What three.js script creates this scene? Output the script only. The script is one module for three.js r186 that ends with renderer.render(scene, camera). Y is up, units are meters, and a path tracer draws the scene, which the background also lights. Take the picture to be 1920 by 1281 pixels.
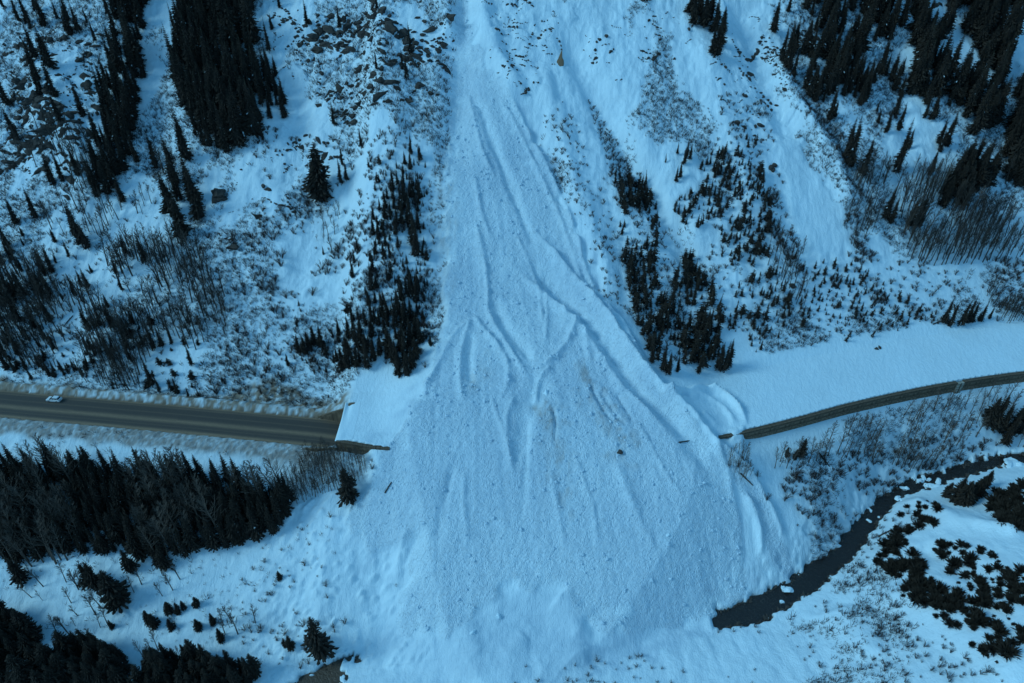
import * as THREE from 'three';
import { mergeGeometries, mergeVertices } from 'three/addons/utils/BufferGeometryUtils.js';

// ---------- camera, sky, light, exposure ----------
const scene = new THREE.Scene();
const camera = new THREE.PerspectiveCamera(53.17, 1024 / 683, 1, 5000);
const PITCH = 35.3 * Math.PI / 180;
camera.position.set(0, 148, 0);
camera.lookAt(0, 148 - Math.sin(PITCH) * 100, -Math.cos(PITCH) * 100);
const renderer = new THREE.WebGLRenderer({ antialias: true });
renderer.toneMapping = THREE.LinearToneMapping;
renderer.toneMappingExposure = 1.1;
renderer.shadowMap.enabled = true;
{ // clear blue sky after sunset: deep overhead, paler low down
  const W = 128, Hh = 64, d = new Float32Array(W * Hh * 4);
  for (let j = 0; j < Hh; j++) for (let i = 0; i < W; i++) {
    const el = ((j + 0.5) / Hh - 0.5) * Math.PI, s = Math.max(0, Math.sin(el)), k = Math.pow(1 - s, 2.2), o = (j * W + i) * 4;
    d[o] = 0.050 + 0.05 * k; d[o + 1] = 0.225 + 0.08 * k; d[o + 2] = 0.45 + 0.10 * k; d[o + 3] = 1;
  }
  const sky = new THREE.DataTexture(d, W, Hh, THREE.RGBAFormat, THREE.FloatType);
  sky.mapping = THREE.EquirectangularReflectionMapping; sky.magFilter = THREE.LinearFilter; sky.needsUpdate = true;
  scene.background = sky; scene.environment = sky;
}
const sun = new THREE.DirectionalLight(new THREE.Color().setRGB(0.43, 0.82, 1.0), 1.55);   // the bright part of the evening sky down the valley
sun.position.set(-420, 320, -95); sun.target.position.set(0, 0, -180);
sun.castShadow = true; sun.shadow.radius = 38; sun.shadow.mapSize.set(4096, 4096);
Object.assign(sun.shadow.camera, { left: -350, right: 350, top: 350, bottom: -350, near: 10, far: 1200 });
scene.add(sun, sun.target);
// ---------- numbers: seeded random, noise, curves ----------
function rng(seed) { let a = seed >>> 0; return () => { a = (a + 0x6D2B79F5) | 0; let t = Math.imul(a ^ (a >>> 15), 1 | a); t = (t + Math.imul(t ^ (t >>> 7), 61 | t)) ^ t; return ((t ^ (t >>> 14)) >>> 0) / 4294967296; }; }
function hash2(i, j, s) { let h = Math.imul(i, 374761393) + Math.imul(j, 668265263) + Math.imul(s, 974634541) | 0; h = Math.imul(h ^ (h >>> 13), 1274126177); h ^= h >>> 16; return (h >>> 0) / 4294967296; }
function noise(x, y, s = 0) { // -1..1
  const i = Math.floor(x), j = Math.floor(y); let u = x - i, v = y - j; u = u * u * (3 - 2 * u); v = v * v * (3 - 2 * v);
  const a = hash2(i, j, s), b = hash2(i + 1, j, s), c = hash2(i, j + 1, s), d = hash2(i + 1, j + 1, s);
  return 2 * (a + (b - a) * u + (c - a) * v + (a - b - c + d) * u * v) - 1;
}
function fbm(x, y, s, n = 4) { let t = 0, a = 0.5, f = 1; for (let k = 0; k < n; k++) { t += a * noise(x * f + k * 17.3, y * f - k * 9.1, s + k); a *= 0.5; f *= 2.03; } return t; }
function cells(x, y, s) { // distance to the nearest of scattered points, 0..~1, and its id
  const i = Math.floor(x), j = Math.floor(y); let m = 9, id = 0;
  for (let a = -1; a <= 1; a++) for (let b = -1; b <= 1; b++) { const px = i + a + hash2(i + a, j + b, s), py = j + b + hash2(i + a, j + b, s + 7), d = (px - x) ** 2 + (py - y) ** 2; if (d < m) { m = d; id = hash2(i + a, j + b, s + 13); } }
  return [Math.sqrt(m), id];
}
const clamp = (x, a = 0, b = 1) => x < a ? a : x > b ? b : x, lerp = (a, b, t) => a + (b - a) * t;
const sstep = (a, b, x) => { const t = clamp((x - a) / (b - a)); return t * t * (3 - 2 * t); };
function smax(a, b, k) { const h = clamp(0.5 + 0.5 * (a - b) / k); return b + (a - b) * h + k * h * (1 - h); }
function curve(pts) { // monotone x -> y, smooth
  return (x) => {
    const n = pts.length; if (x <= pts[0][0]) return pts[0][1] + (x - pts[0][0]) * (pts[1][1] - pts[0][1]) / (pts[1][0] - pts[0][0]);
    if (x >= pts[n - 1][0]) return pts[n - 1][1] + (x - pts[n - 1][0]) * (pts[n - 1][1] - pts[n - 2][1]) / (pts[n - 1][0] - pts[n - 2][0]);
    let i = 0; while (pts[i + 1][0] < x) i++;
    const sl = (k) => k <= 0 ? (pts[1][1] - pts[0][1]) / (pts[1][0] - pts[0][0]) : k >= n - 1 ? (pts[n - 1][1] - pts[n - 2][1]) / (pts[n - 1][0] - pts[n - 2][0]) : (pts[k + 1][1] - pts[k - 1][1]) / (pts[k + 1][0] - pts[k - 1][0]);
    const w = pts[i + 1][0] - pts[i][0], t = (x - pts[i][0]) / w, a = sl(i) * w, b = sl(i + 1) * w, t2 = t * t, t3 = t2 * t;
    return (2 * t3 - 3 * t2 + 1) * pts[i][1] + (t3 - 2 * t2 + t) * a + (-2 * t3 + 3 * t2) * pts[i + 1][1] + (t3 - t2) * b;
  };
}
// ---------- the lie of the land (metres; x to the right, -z up the mountain, road at y = 0) ----------
const ROOF = 6.5, PORTAL = -52, HALF = 6.1;
const roadZ = curve([[-300, -190], [-170, -173.3], [-110, -165.9], [-62, -159.5], [-52, -158], [0, -156], [60, -160], [130, -178], [200, -196], [300, -225]]);
const wallZ = curve([[-60, -151], [-52, -149.5], [-38, -146.6], [10, -145.5], [59, -150.5], [73, -154.2], [90, -159.8], [108.6, -166.4], [140, -175.5], [172, -182.3], [210, -187.5], [300, -196]]);
const footZ = curve([[-300, -199], [-170, -183], [-110, -175], [-60, -169.5], [-50, -168.5], [0, -168], [59, -175], [118, -192], [189, -210], [300, -232]]);
const streamZ = curve([[-300, -40], [-200, -58], [-100, -76], [-62, -89], [-46, -98.5], [0, -104], [56, -110.5], [70, -113.5], [84.5, -120], [100.5, -131], [113, -142.5], [120.3, -148.6], [130.3, -153], [141.2, -156.2], [156.6, -160.3], [168, -162], [230, -168], [300, -176]]);
const streamY = curve([[-300, -40], [-100, -33], [-46, -30], [56, -25], [104, -20], [168, -14], [300, -4]]);
function land(x, z) {
  const ins = sstep(-62, -50, x), shed = x > PORTAL, fz = footZ(x), wz = shed ? wallZ(x) : roadZ(x) + HALF + 0.5, rz = roadZ(x);
  const hb = lerp(0.9, 8.8, ins);
  if (z < fz) { // mountain side
    const d = fz - z; return hb + 0.70 * d - 2.6 * (1 - Math.exp(-d / 9)) + 6 * sstep(90, 220, d);
  }
  if (z < wz) {
    if (shed) return lerp(hb, ROOF, Math.pow(sstep(fz, wz, z), 0.7));
    const a = rz - HALF; if (z > a) return 0;
    return lerp(hb, 0, sstep(fz, a, z));
  }
  const sz = streamZ(x), sy = streamY(x);
  if (z < sz) {
    const we = lerp(rz + HALF + 0.5, wallZ(x), sstep(-66, -48, x)), d = Math.max(0, z - we), D = sz - we, y0 = lerp(-0.2, 2.6, ins);
    const fall = Math.max(0.60, (y0 - sy - 1.0) / Math.max(8, D - 3)), top = y0 - fall * Math.max(0, d - lerp(2.5, 0.5, ins)), flat = sy + 1.2 + 0.10 * (D - d);
    return lerp(smax(top, flat, 2.5), sy + 0.5, sstep(9, 1, D - d) * 0.9);
  }
  const d = z - sz, k = lerp(0.30, 0.47, sstep(40, 100, x));
  return sy + 0.4 + k * Math.max(0, d - 3) ;
}

const pileY = curve([[-240, 44], [-222, 36], [-205, 29.5], [-185, 23], [-168, 15.2], [-158, 12.2], [-148, 8.4], [-138, 2.2], [-128, -4.8], [-116, -13.6], [-106, -20.2], [-98, -22.6], [-90, -24.0], [-80, -27]]);
const pileL = curve([[-240, -20], [-205, -22], [-185, -23], [-168, -27], [-150, -30], [-130, -25], [-112, -20], [-98, -12], [-85, -2]]);
const pileR = curve([[-240, 10], [-205, 26], [-185, 36], [-168, 46], [-150, 54], [-130, 49], [-114, 36], [-104, 26], [-96, 14], [-85, 5]]);
function base(x, z) { // with the avalanche heaped over shed and bank
  const h = land(x, z);
  if (z < -238 || z > -82 || x < -70 || x > 100) return h;
  const p = pileY(z) - 0.42 * Math.max(0, pileL(z) - x, x - pileR(z));
  return smax(h, p, 1.6);
}
// ridges, channels, gullies: height, half width, kind, course [x, z]
const COURSES = [
 [-1.9,2.7,1,[[4.6,-211.9],[14.5,-199.4],[23,-189.6],[29.3,-179.9],[34.5,-171.2],[39.5,-162.9],[45.2,-156.4],[51.4,-149.7],[54.6,-144.1],[57.5,-139.8],[59.6,-136.2],[60.8,-132.5]]],
 [2,1.9,0,[[7.5,-218.8],[21.9,-201.5],[29.3,-191.8],[35.4,-180.8],[41.3,-171.2],[47.7,-162.9],[54.1,-156.1],[59.5,-148.5],[63.4,-140.6],[64.9,-134.4],[65.9,-128]]],
 [1.3,2.2,0,[[0,-206.6],[9.9,-197.3],[17.7,-189.6],[25,-179.9],[30.3,-170.3],[35.3,-161.9],[40.9,-154.7],[47.1,-147.4],[51.1,-141.3]]],
 [-1.1,1.8,1,[[-16.2,-267],[-12.1,-261],[-7.5,-249.4],[-1.9,-236.3],[4.7,-220.5],[9.2,-210.3]]],
 [0.9,1.2,0,[[-11.3,-277],[-2,-265.2],[5,-253.7],[11.7,-240.6],[19,-226.4],[24.1,-211.1],[28.8,-196.3],[36.1,-188.3],[40.1,-176.4],[45.8,-166.8]]],
 [0.7,1,0,[[-7.1,-266.1],[1,-254.5],[7.8,-240.4],[15.2,-226.2],[20.5,-212.6],[26.1,-196.3],[33,-183.5]]],
 [0.8,1.3,0,[[-17.3,-269],[-13.9,-255.1],[-10.7,-243.6],[-4.8,-232.6]]],
 [0.7,1.3,0,[[-13.5,-236.2],[-10.4,-221.8],[-5.6,-211.5]]],
 [1,1.3,0,[[-13.2,-221.8],[-10.1,-209.8],[-8.2,-199.8],[-7.6,-189.2],[-3.5,-180.8],[2.5,-171.2],[6.6,-162.9]]],
 [-0.9,2,1,[[-6.3,-196.1],[-2.6,-185.5],[2.6,-178.1],[7.6,-171.2]]],
 [1.1,1.5,0,[[-12.9,-189.2],[-9.6,-183.5],[-5.1,-178.1],[-1.3,-171.2],[-1.7,-163.9],[-3.3,-159.1]]],
 [0.8,1.2,0,[[-13.2,-187.5],[-15.8,-178.1],[-16.4,-167.7],[-14.6,-158.2]]],
 [0.7,1.2,0,[[-13.2,-187.5],[-19,-180.8],[-23.6,-171.2],[-27.9,-161.9]]],
 [-0.7,1.6,1,[[-13,-182.6],[-13.5,-172.9],[-12.4,-163.9]]],
 [1.1,1.3,0,[[22.3,-192.9],[19.9,-182.6],[16.8,-177.2],[11.8,-172.4],[6.7,-169.4]]],
 [1,1.2,0,[[12.6,-170.8],[8.7,-166.8],[7,-157.3]]],
 [-0.9,3,1,[[10,-168.6],[7.4,-161],[4,-152.9],[2.3,-143.9],[0,-138.7]]],
 [0.8,1.4,0,[[0.8,-161],[-1.6,-152.9],[-0.8,-143.9],[0,-137.4]]],
 [0.6,0.9,0,[[0,-218.5],[6.4,-206.9],[9.4,-196.3],[10,-181.7]]],
 [0.6,0.9,0,[[10.1,-207],[11.6,-194],[10.6,-176.4]]],
 [0.5,0.8,0,[[17,-194],[17.7,-183.5]]],
 [0.8,1.2,0,[[23.6,-185.5],[24,-178.1],[25.3,-171.2]]],
 [0.6,1,0,[[30,-171.2],[28.9,-174.6],[26.1,-171.2]]],
 [0.6,0.7,0,[[-6.5,-160],[-2.4,-148.1],[0.8,-138.7]]],
 [0.5,0.6,0,[[36.7,-152.9],[41.3,-143.9],[45.3,-136.8],[50.1,-131.4]]],
 [-0.7,0.7,0,[[24.1,-165.8],[26.8,-158.2],[30.2,-151.3]]],
 [-0.7,0.7,0,[[27.2,-162.9],[30.6,-155.5],[34.1,-150.5]]],
 [-0.6,0.6,0,[[32,-161.9],[35.3,-154.7],[36.5,-151.3]]],
 [-0.6,0.6,0,[[12.3,-157.3],[13,-151.3],[12.2,-145.3]]],
 [-1,2.6,1,[[-24.8,-127.2],[-27.3,-122.7],[-29.5,-117.7],[-30.8,-113.7]]],
 [1.2,2.2,0,[[-29.5,-127.6],[-31.9,-122.5],[-32.9,-117.2]]],
 [-0.5,1,1,[[4.8,-152.9],[3.8,-137.4],[2.2,-125.4]]],
 [0.5,0.8,0,[[17.9,-142.6],[22.7,-131.3],[23.8,-121.9]]],
 [0.5,1.2,0,[[10.8,-140],[12.9,-130.1],[14.8,-120.8]]],
 [0.6,1.5,0,[[-13.9,-140],[-13.6,-130.1],[-11.9,-121.9]]],
 [0.6,1.5,0,[[29.4,-141.3],[34.8,-130.1],[40.1,-120.8]]],
 [-0.7,1.8,0,[[-17,-141.3],[-19.7,-130.1],[-21.5,-120.8]]],
 [2.2,3.5,2,[[12.4,-112.3],[16.6,-107.2],[18.1,-101.6]]],
 [-1.6,3,2,[[20.9,-108.4],[22.7,-102.9],[23.3,-100.3]]],
 [1.3,2.2,2,[[3.6,-103.6],[0.7,-100.3],[-2.8,-97.7]]],
 [1.5,3,2,[[-12.9,-106.6],[-11.3,-102.3],[-8.4,-97.7]]],
 [1.2,3,2,[[-20,-103.3],[-25.8,-101.5],[-34.6,-100.6]]],
 [1.2,3.2,2,[[5.5,-96.4],[14,-98.3],[20.9,-96.5]]],
 [-0.9,2.2,2,[[-4.3,-108.4],[5.8,-107.2],[11.5,-105.4]]],
 [1.9,1.4,0,[[59.4,-148.2],[69.8,-143.4],[75.7,-136.1],[80.2,-127.6],[84.5,-121.7]]],
 [1.3,1.2,0,[[68.1,-137.4],[71.6,-131.2],[72.4,-124.4],[74.3,-120.2]]],
 [1.9,1.2,0,[[44.9,-160.4],[55.2,-165.5],[64.3,-170.2],[69.2,-166.8],[71.6,-160],[71.9,-154.9]]],
 [0.9,1.5,0,[[50.4,-159.1],[60.7,-166.1],[65.5,-163.8],[67.9,-158.3],[67.7,-153.7]]],
 [0.8,2,0,[[57.9,-157.7],[61,-155.8],[62.1,-153.1]]],
 [-3.2,6,3,[[-20.1,-321.2],[-19.6,-301.8],[-19.2,-287.2],[-20.1,-273],[-20.6,-253.2],[-21.2,-234.4]]],
 [3,4,3,[[-26.3,-310.4],[-25,-295.6],[-22.9,-285.2]]],
 [3.5,5,3,[[-12.9,-310.3],[-11.6,-293.4],[-4.1,-275.2],[5,-261.5]]],
 [3.2,6,3,[[10.4,-279.9],[17.8,-250.4],[24.8,-226.7],[31.4,-208.1],[36.5,-191.3]]],
 [-4.5,7,3,[[19.2,-299.1],[29,-277.1],[38.2,-257.8],[47.1,-241.4],[56.6,-225.9],[65.9,-213.1],[69.8,-205.1]]],
 [-3.5,6,3,[[95.6,-320.9],[98.9,-302],[104.1,-283.9],[108.1,-267.9],[110.1,-260.2]]],
 [3.5,5,3,[[105.4,-299.2],[113.5,-279.5],[124.7,-256.8],[131.2,-236.7]]],
 [2.5,8,3,[[78,-299],[81.1,-270.3],[86.3,-245.5],[89.2,-223.9]]],
 [3,9,3,[[-55.4,-293.9],[-46.3,-261.6],[-42.4,-234.7],[-39.7,-210.1],[-39.2,-190.4]]],
 [-3,8,3,[[-85.8,-288.7],[-82.2,-259.8],[-70.2,-228.5],[-74.9,-204.5]]],
 [-3,8,3,[[-149.4,-307.7],[-144.1,-277.4],[-134.5,-248.2]]],
 [-2.5,6,3,[[168.9,-319.2],[159.5,-290.4],[162.4,-265.3]]],
 [2.5,9,3,[[-198.2,-308.3],[-178,-268],[-152.1,-234.5]]],
 [2.2,4,3,[[124.2,-147.8],[126.9,-136],[132.8,-125.8],[139.9,-120.7]]],
 [2.4,4.5,3,[[97.7,-111.1],[103.4,-103.7],[105.8,-94.1],[106.8,-81],[107.8,-72.9]]],
 [1.5,5,3,[[86.5,-109],[87.3,-100],[86.5,-88.8]]],
 [-1.6,5,3,[[115,-124.9],[117.6,-112.4],[118.4,-95.9]]]
];
const AREAS = {
 debris: [[-22.4,-314.7],[-17.1,-314.6],[-16.2,-301.8],[-15,-285.2],[-7.2,-273.1],[1,-261.4],[13.6,-238.9],[23.4,-216.1],[29.5,-194],[39.7,-180.2],[46.5,-165.8],[54.6,-154.3],[60,-146.2],[64.2,-140.2],[66,-133.5],[66.8,-124.9],[66.1,-118.4],[54.9,-110.4],[39.4,-106.8],[22.8,-103.6],[14.6,-113.4],[0,-114],[-12.2,-107.2],[-17.1,-103.8],[-29.1,-104.9],[-33.1,-108.7],[-28.4,-120.8],[-26.3,-125.9],[-32.6,-126],[-41.1,-124.6],[-49.3,-130.3],[-48.3,-135.3],[-42.3,-138.7],[-40.2,-143.4],[-36.2,-146.8],[-30.6,-155.9],[-28.4,-167.2],[-22.2,-183.5],[-24,-218.4],[-24.1,-251.3],[-22.7,-279.1]],
 lobe_right: [[59.5,-148.5],[69.8,-143.4],[75.7,-136.1],[80.2,-127.6],[84.6,-121.2],[79.4,-118.9],[72.4,-124.4],[71.1,-133.4],[66.4,-137.1],[63.5,-141.2]],
 loop: [[44.2,-161],[55.3,-166],[65.3,-170.6],[70.2,-165.9],[72.2,-157.3],[72.2,-154],[67.8,-152.6],[64,-161.1],[56.1,-161.5]],
 fan_right: [[102.6,-281.4],[109.6,-276.6],[115.7,-255.3],[124.3,-239.3],[125.2,-226.5],[118.5,-221.5],[109.7,-224],[102.9,-231.9],[101.6,-248.6]],
 runup: [[-33.1,-107.7],[-17.1,-103.8],[0,-112.8],[14.6,-112.8],[22.8,-103.6],[54.5,-108.9],[46.9,-101.2],[26.2,-94.6],[5.4,-90.4],[-19.5,-94.9],[-37.7,-102]],
 brown_a: [[22.7,-171.2],[27.1,-161.9],[34.1,-151.3],[35.1,-143.9],[31.9,-142.6],[26.9,-149.7],[22.7,-158.2]],
 brown_b: [[9,-161],[13.6,-152.9],[14.8,-143.9],[15.2,-131.3],[12.9,-130.1],[11.6,-140],[8.7,-151.3]],
 brown_c: [[-9.3,-173.8],[-5.9,-174.6],[-6.7,-168.6],[-11.5,-161.9],[-13.3,-165.8]],
 brown_d: [[-26.4,-249.4],[-22.7,-249.4],[-19.8,-196.1],[-22.2,-191.8],[-25.1,-218.4]]
};
// ---------- terrain grid: heights, what lies on it ----------
const GX0 = -262, GX1 = 262, GZ0 = -372, GZ1 = -52, GS = 0.5;
const NX = Math.round((GX1 - GX0) / GS) + 1, NZ = Math.round((GZ1 - GZ0) / GS) + 1;
function segDist(px, pz, a, b) { const vx = b[0] - a[0], vz = b[1] - a[1], t = clamp(((px - a[0]) * vx + (pz - a[1]) * vz) / (vx * vx + vz * vz)); return [Math.hypot(px - a[0] - t * vx, pz - a[1] - t * vz), t]; }
function inside(poly, x, z) { let c = false; for (let i = 0, j = poly.length - 1; i < poly.length; j = i++) { const a = poly[i], b = poly[j]; if ((a[1] > z) !== (b[1] > z) && x < (b[0] - a[0]) * (z - a[1]) / (b[1] - a[1]) + a[0]) c = !c; } return c; }
function edgeDist(poly, x, z) { let m = 1e9; for (let i = 0, j = poly.length - 1; i < poly.length; j = i++) m = Math.min(m, segDist(x, z, poly[j], poly[i])[0]); return inside(poly, x, z) ? m : -m; }
function smoothLine(p) { const c = new THREE.CatmullRomCurve3(p.map(([x, z]) => new THREE.Vector3(x, 0, z)), false, 'centripetal'); return c.getSpacedPoints(Math.max(8, Math.ceil(c.getLength() / 2))).map((v) => [v.x, v.z]); }
function overGrid(x0, x1, z0, z1, f) {
  const i0 = clamp(Math.ceil((x0 - GX0) / GS), 0, NX - 1), i1 = clamp(Math.floor((x1 - GX0) / GS), 0, NX - 1), j0 = clamp(Math.ceil((z0 - GZ0) / GS), 0, NZ - 1), j1 = clamp(Math.floor((z1 - GZ0) / GS), 0, NZ - 1);
  for (let j = j0; j <= j1; j++) for (let i = i0; i <= i1; i++) f(j * NX + i, GX0 + i * GS, GZ0 + j * GS);
}
const box = (p, m) => [Math.min(...p.map((q) => q[0])) - m, Math.max(...p.map((q) => q[0])) + m, Math.min(...p.map((q) => q[1])) - m, Math.max(...p.map((q) => q[1])) + m];
const areaGrid = (name, soft) => { const g = new Float32Array(NX * NZ), p = AREAS[name]; overGrid(...box(p, soft * 2), (k, x, z) => { g[k] = sstep(-soft, soft, edgeDist(p, x, z) + 1.5 * soft * noise(x * 0.35, z * 0.35, 91) * 0.8); }); return g; };
const HG = new Float32Array(NX * NZ), SMOOTH = new Float32Array(NX * NZ), RELIEF = new Float32Array(NX * NZ);
const DEB = areaGrid('debris', 1.6), LOBE = areaGrid('lobe_right', 1.4), LOOP = areaGrid('loop', 1.2), FAN = areaGrid('fan_right', 2.0), RUNUP = areaGrid('runup', 3.5);
const DIRTY = areaGrid('debris', 6); for (let k = 0; k < DIRTY.length; k++) DIRTY[k] = Math.max(DIRTY[k], RUNUP[k] * 0.85, LOBE[k] * 0.9); // old dense snow, less white
const BROWN = new Float32Array(NX * NZ);
for (const [n, a] of [['brown_a', 1.2], ['brown_b', 1.0], ['brown_c', 0.5], ['brown_d', 0.5]]) { const g = areaGrid(n, 3.2); for (let k = 0; k < g.length; k++) BROWN[k] = Math.max(BROWN[k], g[k] * a); }
for (const [amp, w0, kind, course] of COURSES) {
  const w = kind === 0 ? w0 * 0.8 : w0, p = smoothLine(course), n = p.length - 1, reach = kind === 3 ? w * 2.4 : w * 2.2, best = new Map();
  for (let s = 0; s < n; s++) overGrid(...box([p[s], p[s + 1]], reach), (k, x, z) => { const [d, t] = segDist(x, z, p[s], p[s + 1]); if (d < reach) { const o = best.get(k); if (!o || d < o[0]) best.set(k, [d, (s + t) / n, x, z]); } });
  for (const [k, [d, t, x, z]] of best) {
    const taper = sstep(0, 0.12, t) * sstep(1, kind === 3 ? 0.85 : 0.8, t), wob = 1 + 0.35 * noise(x * 0.12, z * 0.12, 55);
    const g = (kind === 0 && amp > 0 ? Math.exp(-1.25 * (d / (w * wob)) ** 1.35) : Math.exp(-((d / (w * wob)) ** 2) * 1.1)) * taper;
    RELIEF[k] += amp * (kind === 3 ? 1.15 : kind === 2 ? 0.85 : 1.5) * g * (kind === 3 ? 1 : 0.9 + 0.3 * noise(x * 0.4, z * 0.4, 56));
    if (kind === 1) SMOOTH[k] = Math.max(SMOOTH[k], Math.min(1, g * 1.5));
  }
}
const wildAt = (x, z) => { // how rough and uneven untouched ground is
  const fz = footZ(x), rz = roadZ(x), wz = x > PORTAL ? wallZ(x) : rz + HALF + 1;
  if (z < fz) return sstep(2, 40, fz - z); if (z < wz) return 0; return sstep(1, 10, z - wz) * 0.55 * (0.25 + 0.75 * sstep(3, 12, Math.abs(z - streamZ(x))));
};
const bankAt = (x, z) => { // ploughed dirty snow along the open road: 0..1
  if (x > -50) return 0; const d = roadZ(x) - HALF - z, e = z - roadZ(x) - HALF, n = noise(x * 0.25, z * 0.25, 31);
  const wide = 4.6 + 1.2 * noise(x * 0.06, 3, 32) + 6.5 * Math.exp(-(((x + 80) / 13) ** 2));
  const up = d > 0 ? sstep(wide + 1.6, wide - 1.2, d + n * 1.2) : 0, down = e > 0 ? sstep(lerp(7, 10, sstep(-90, -66, x)), 4.5, e + n) : 0;
  return Math.max(up, down) * sstep(-50, -55, x);
};
function fine(x, z, wild) { // small relief of snow over ground, drawn out down the slope
  return wild * (3.4 * fbm(x / 46, z / 70, 1, 3) + 1.5 * fbm(x / 13, z / 24, 5, 3) + 0.9 * fbm(x / 4.2, z / 6, 11, 3)) + (0.08 + 0.34 * wild) * fbm(x / 1.7, z / 2.4, 17, 2) + wild * 0.5 * Math.max(0, fbm(x / 60, z / 40, 19, 2) + 0.15) * (noise(x / 1.3 + 0.4 * noise(z / 9, x / 9, 15), z / 26, 16) + 0.6 * noise(x / 2.9, z / 40, 18));
}
const APEX = [-24, -330];
overGrid(GX0, GX1, GZ0, GZ1, (k, x, z) => {
  const b = base(x, z), deb = Math.max(DEB[k], LOBE[k] * 0.85, LOOP[k] * 0.6, RUNUP[k] * 0.45), wild = wildAt(x, z) * (1 - 0.75 * DEB[k]) * (1 - 0.6 * FAN[k]) * (1 - 0.4 * RUNUP[k]);
  const open = x < PORTAL + 3.6 && z > roadZ(x) - HALF - 0.2 && z < roadZ(x) + HALF + 0.3 && (x < PORTAL || (z > -163.1 && z < wallZ(x) - 0.9));
  if (open) { HG[k] = -0.06; return; }
  let h = b + fine(x, z, wild) + RELIEF[k] + 0.9 * FAN[k] + FAN[k] * 0.35 * fbm(x / 2.2, z / 9, 62, 3);
  { // rock steps under the snow
    const crag = Math.exp(-(((x + 62) / 34) ** 2 + ((z + 290) / 26) ** 2)) + Math.exp(-(((x + 190) / 32) ** 2 + ((z + 284) / 26) ** 2)) + 0.7 * Math.exp(-(((x - 6) / 26) ** 2 + ((z + 302) / 20) ** 2)) + 0.6 * Math.exp(-(((x - 112) / 22) ** 2 + ((z + 290) / 30) ** 2));
    if (crag > 0.03) { const [c, id] = cells(x / 6.5 + 0.5 * noise(x / 5, z / 5, 27), z / 4.2 + 0.5 * noise(x / 5, z / 5, 28), 29); h += crag * (1 - DEB[k]) * (2.3 * (id - 0.5) + 1.1 * (0.5 - c)); } }
  h += deb * 0.75 * sstep(0, 1, deb);
  if (deb > 0.02) { // broken snow
    const rough = deb * (1 - 0.9 * SMOOTH[k]), a = Math.atan2(x - APEX[0], z - APEX[1]), r = Math.hypot(x - APEX[0], z - APEX[1]);
    h += deb * (0.32 * fbm(a * 46, r / 34, 21, 3) + 0.42 * fbm(x / 11, z / 15, 24, 3) + 0.2 * fbm(a * 170, r / 16, 23, 2)) * (1 - 0.6 * SMOOTH[k]);
    const wx = x + 0.7 * noise(x * 0.6, z * 0.6, 71), wz = z + 0.7 * noise(x * 0.6, z * 0.6, 72);
    const [c1, id1] = cells(wx / 1.5, wz / 1.5, 41), big = 0.5 + 0.5 * noise(x * 0.05, z * 0.05, 44);
    h += rough * (0.15 * (0.45 - c1) * (0.5 + id1) * (0.6 + 0.8 * big) + 0.18 * noise(x / 0.8, z / 0.8, 45));
    
  }
  if (RUNUP[k] > 0.02) h += RUNUP[k] * (0.7 * fbm(x / 9, z / 7, 61, 3) + 0.25 * fbm(x / 2.2, z / 2.2, 63, 2));
  // pillows of snow over boulders on the bank left of the debris
  { const q = sstep(-82, -60, x) * sstep(-18, -26, x) * sstep(-143, -134, z) * sstep(-95, -102, z) * (1 - DEB[k]); if (q > 0.01) { const dg = 0.35 * (z + 120), [c, id] = cells((x + dg) / 2.6 + 0.3 * noise(x / 3, z / 3, 83), z / 2.3, 81); h += q * (0.9 * fbm((x + dg) / 7, z / 15, 84, 3) + 0.3 * fbm(x / 1.5, z / 1.5, 85, 2)); if (id > 0.35) h += q * 2.6 * Math.max(0, 0.48 - c) * id; } }
  const bank = bankAt(x, z);
  if (bank > 0) { const d = roadZ(x) - HALF - z, pile = d > 0 ? 1.5 * Math.exp(-(((d - 1.9) / 1.5) ** 2)) : 0.45 * Math.exp(-(((-d - 2 * HALF - 0.9) / 0.9) ** 2)); const [c] = cells(x / 1.1, z / 1.1, 35); h += bank * (pile + 0.45 * (0.5 - c) + 0.3 * noise(x / 0.9, z / 0.9, 36)) * sstep(-0.1, 0.9, d > 0 ? d : -d - 2 * HALF); }
  // debris that ran over the shed wall
  if (x > 52 && x < 80) { const wz = wallZ(x), e = z - wz, t1 = sstep(3.4, 1.2, Math.abs(x - 68.2 + 0.25 * e)), t2 = sstep(58.5, 55.5, x); const t = Math.max(t1, t2); if (e > -1.5 && e < 24) h = lerp(h, Math.max(h, ROOF + 0.6 - Math.max(0, e) * 0.74 + 0.3 * noise(x, z, 37)), t); }
  if (x > -47 && x < -30) { const wz = wallZ(x), e = z - wz, t = sstep(-45, -40, x) * sstep(16, 3, e); if (e > -1 && e < 24) h = lerp(h, Math.max(h, ROOF - Math.max(0, e) * 0.72 + 0.25 * noise(x, z, 38)), t); }
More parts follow.
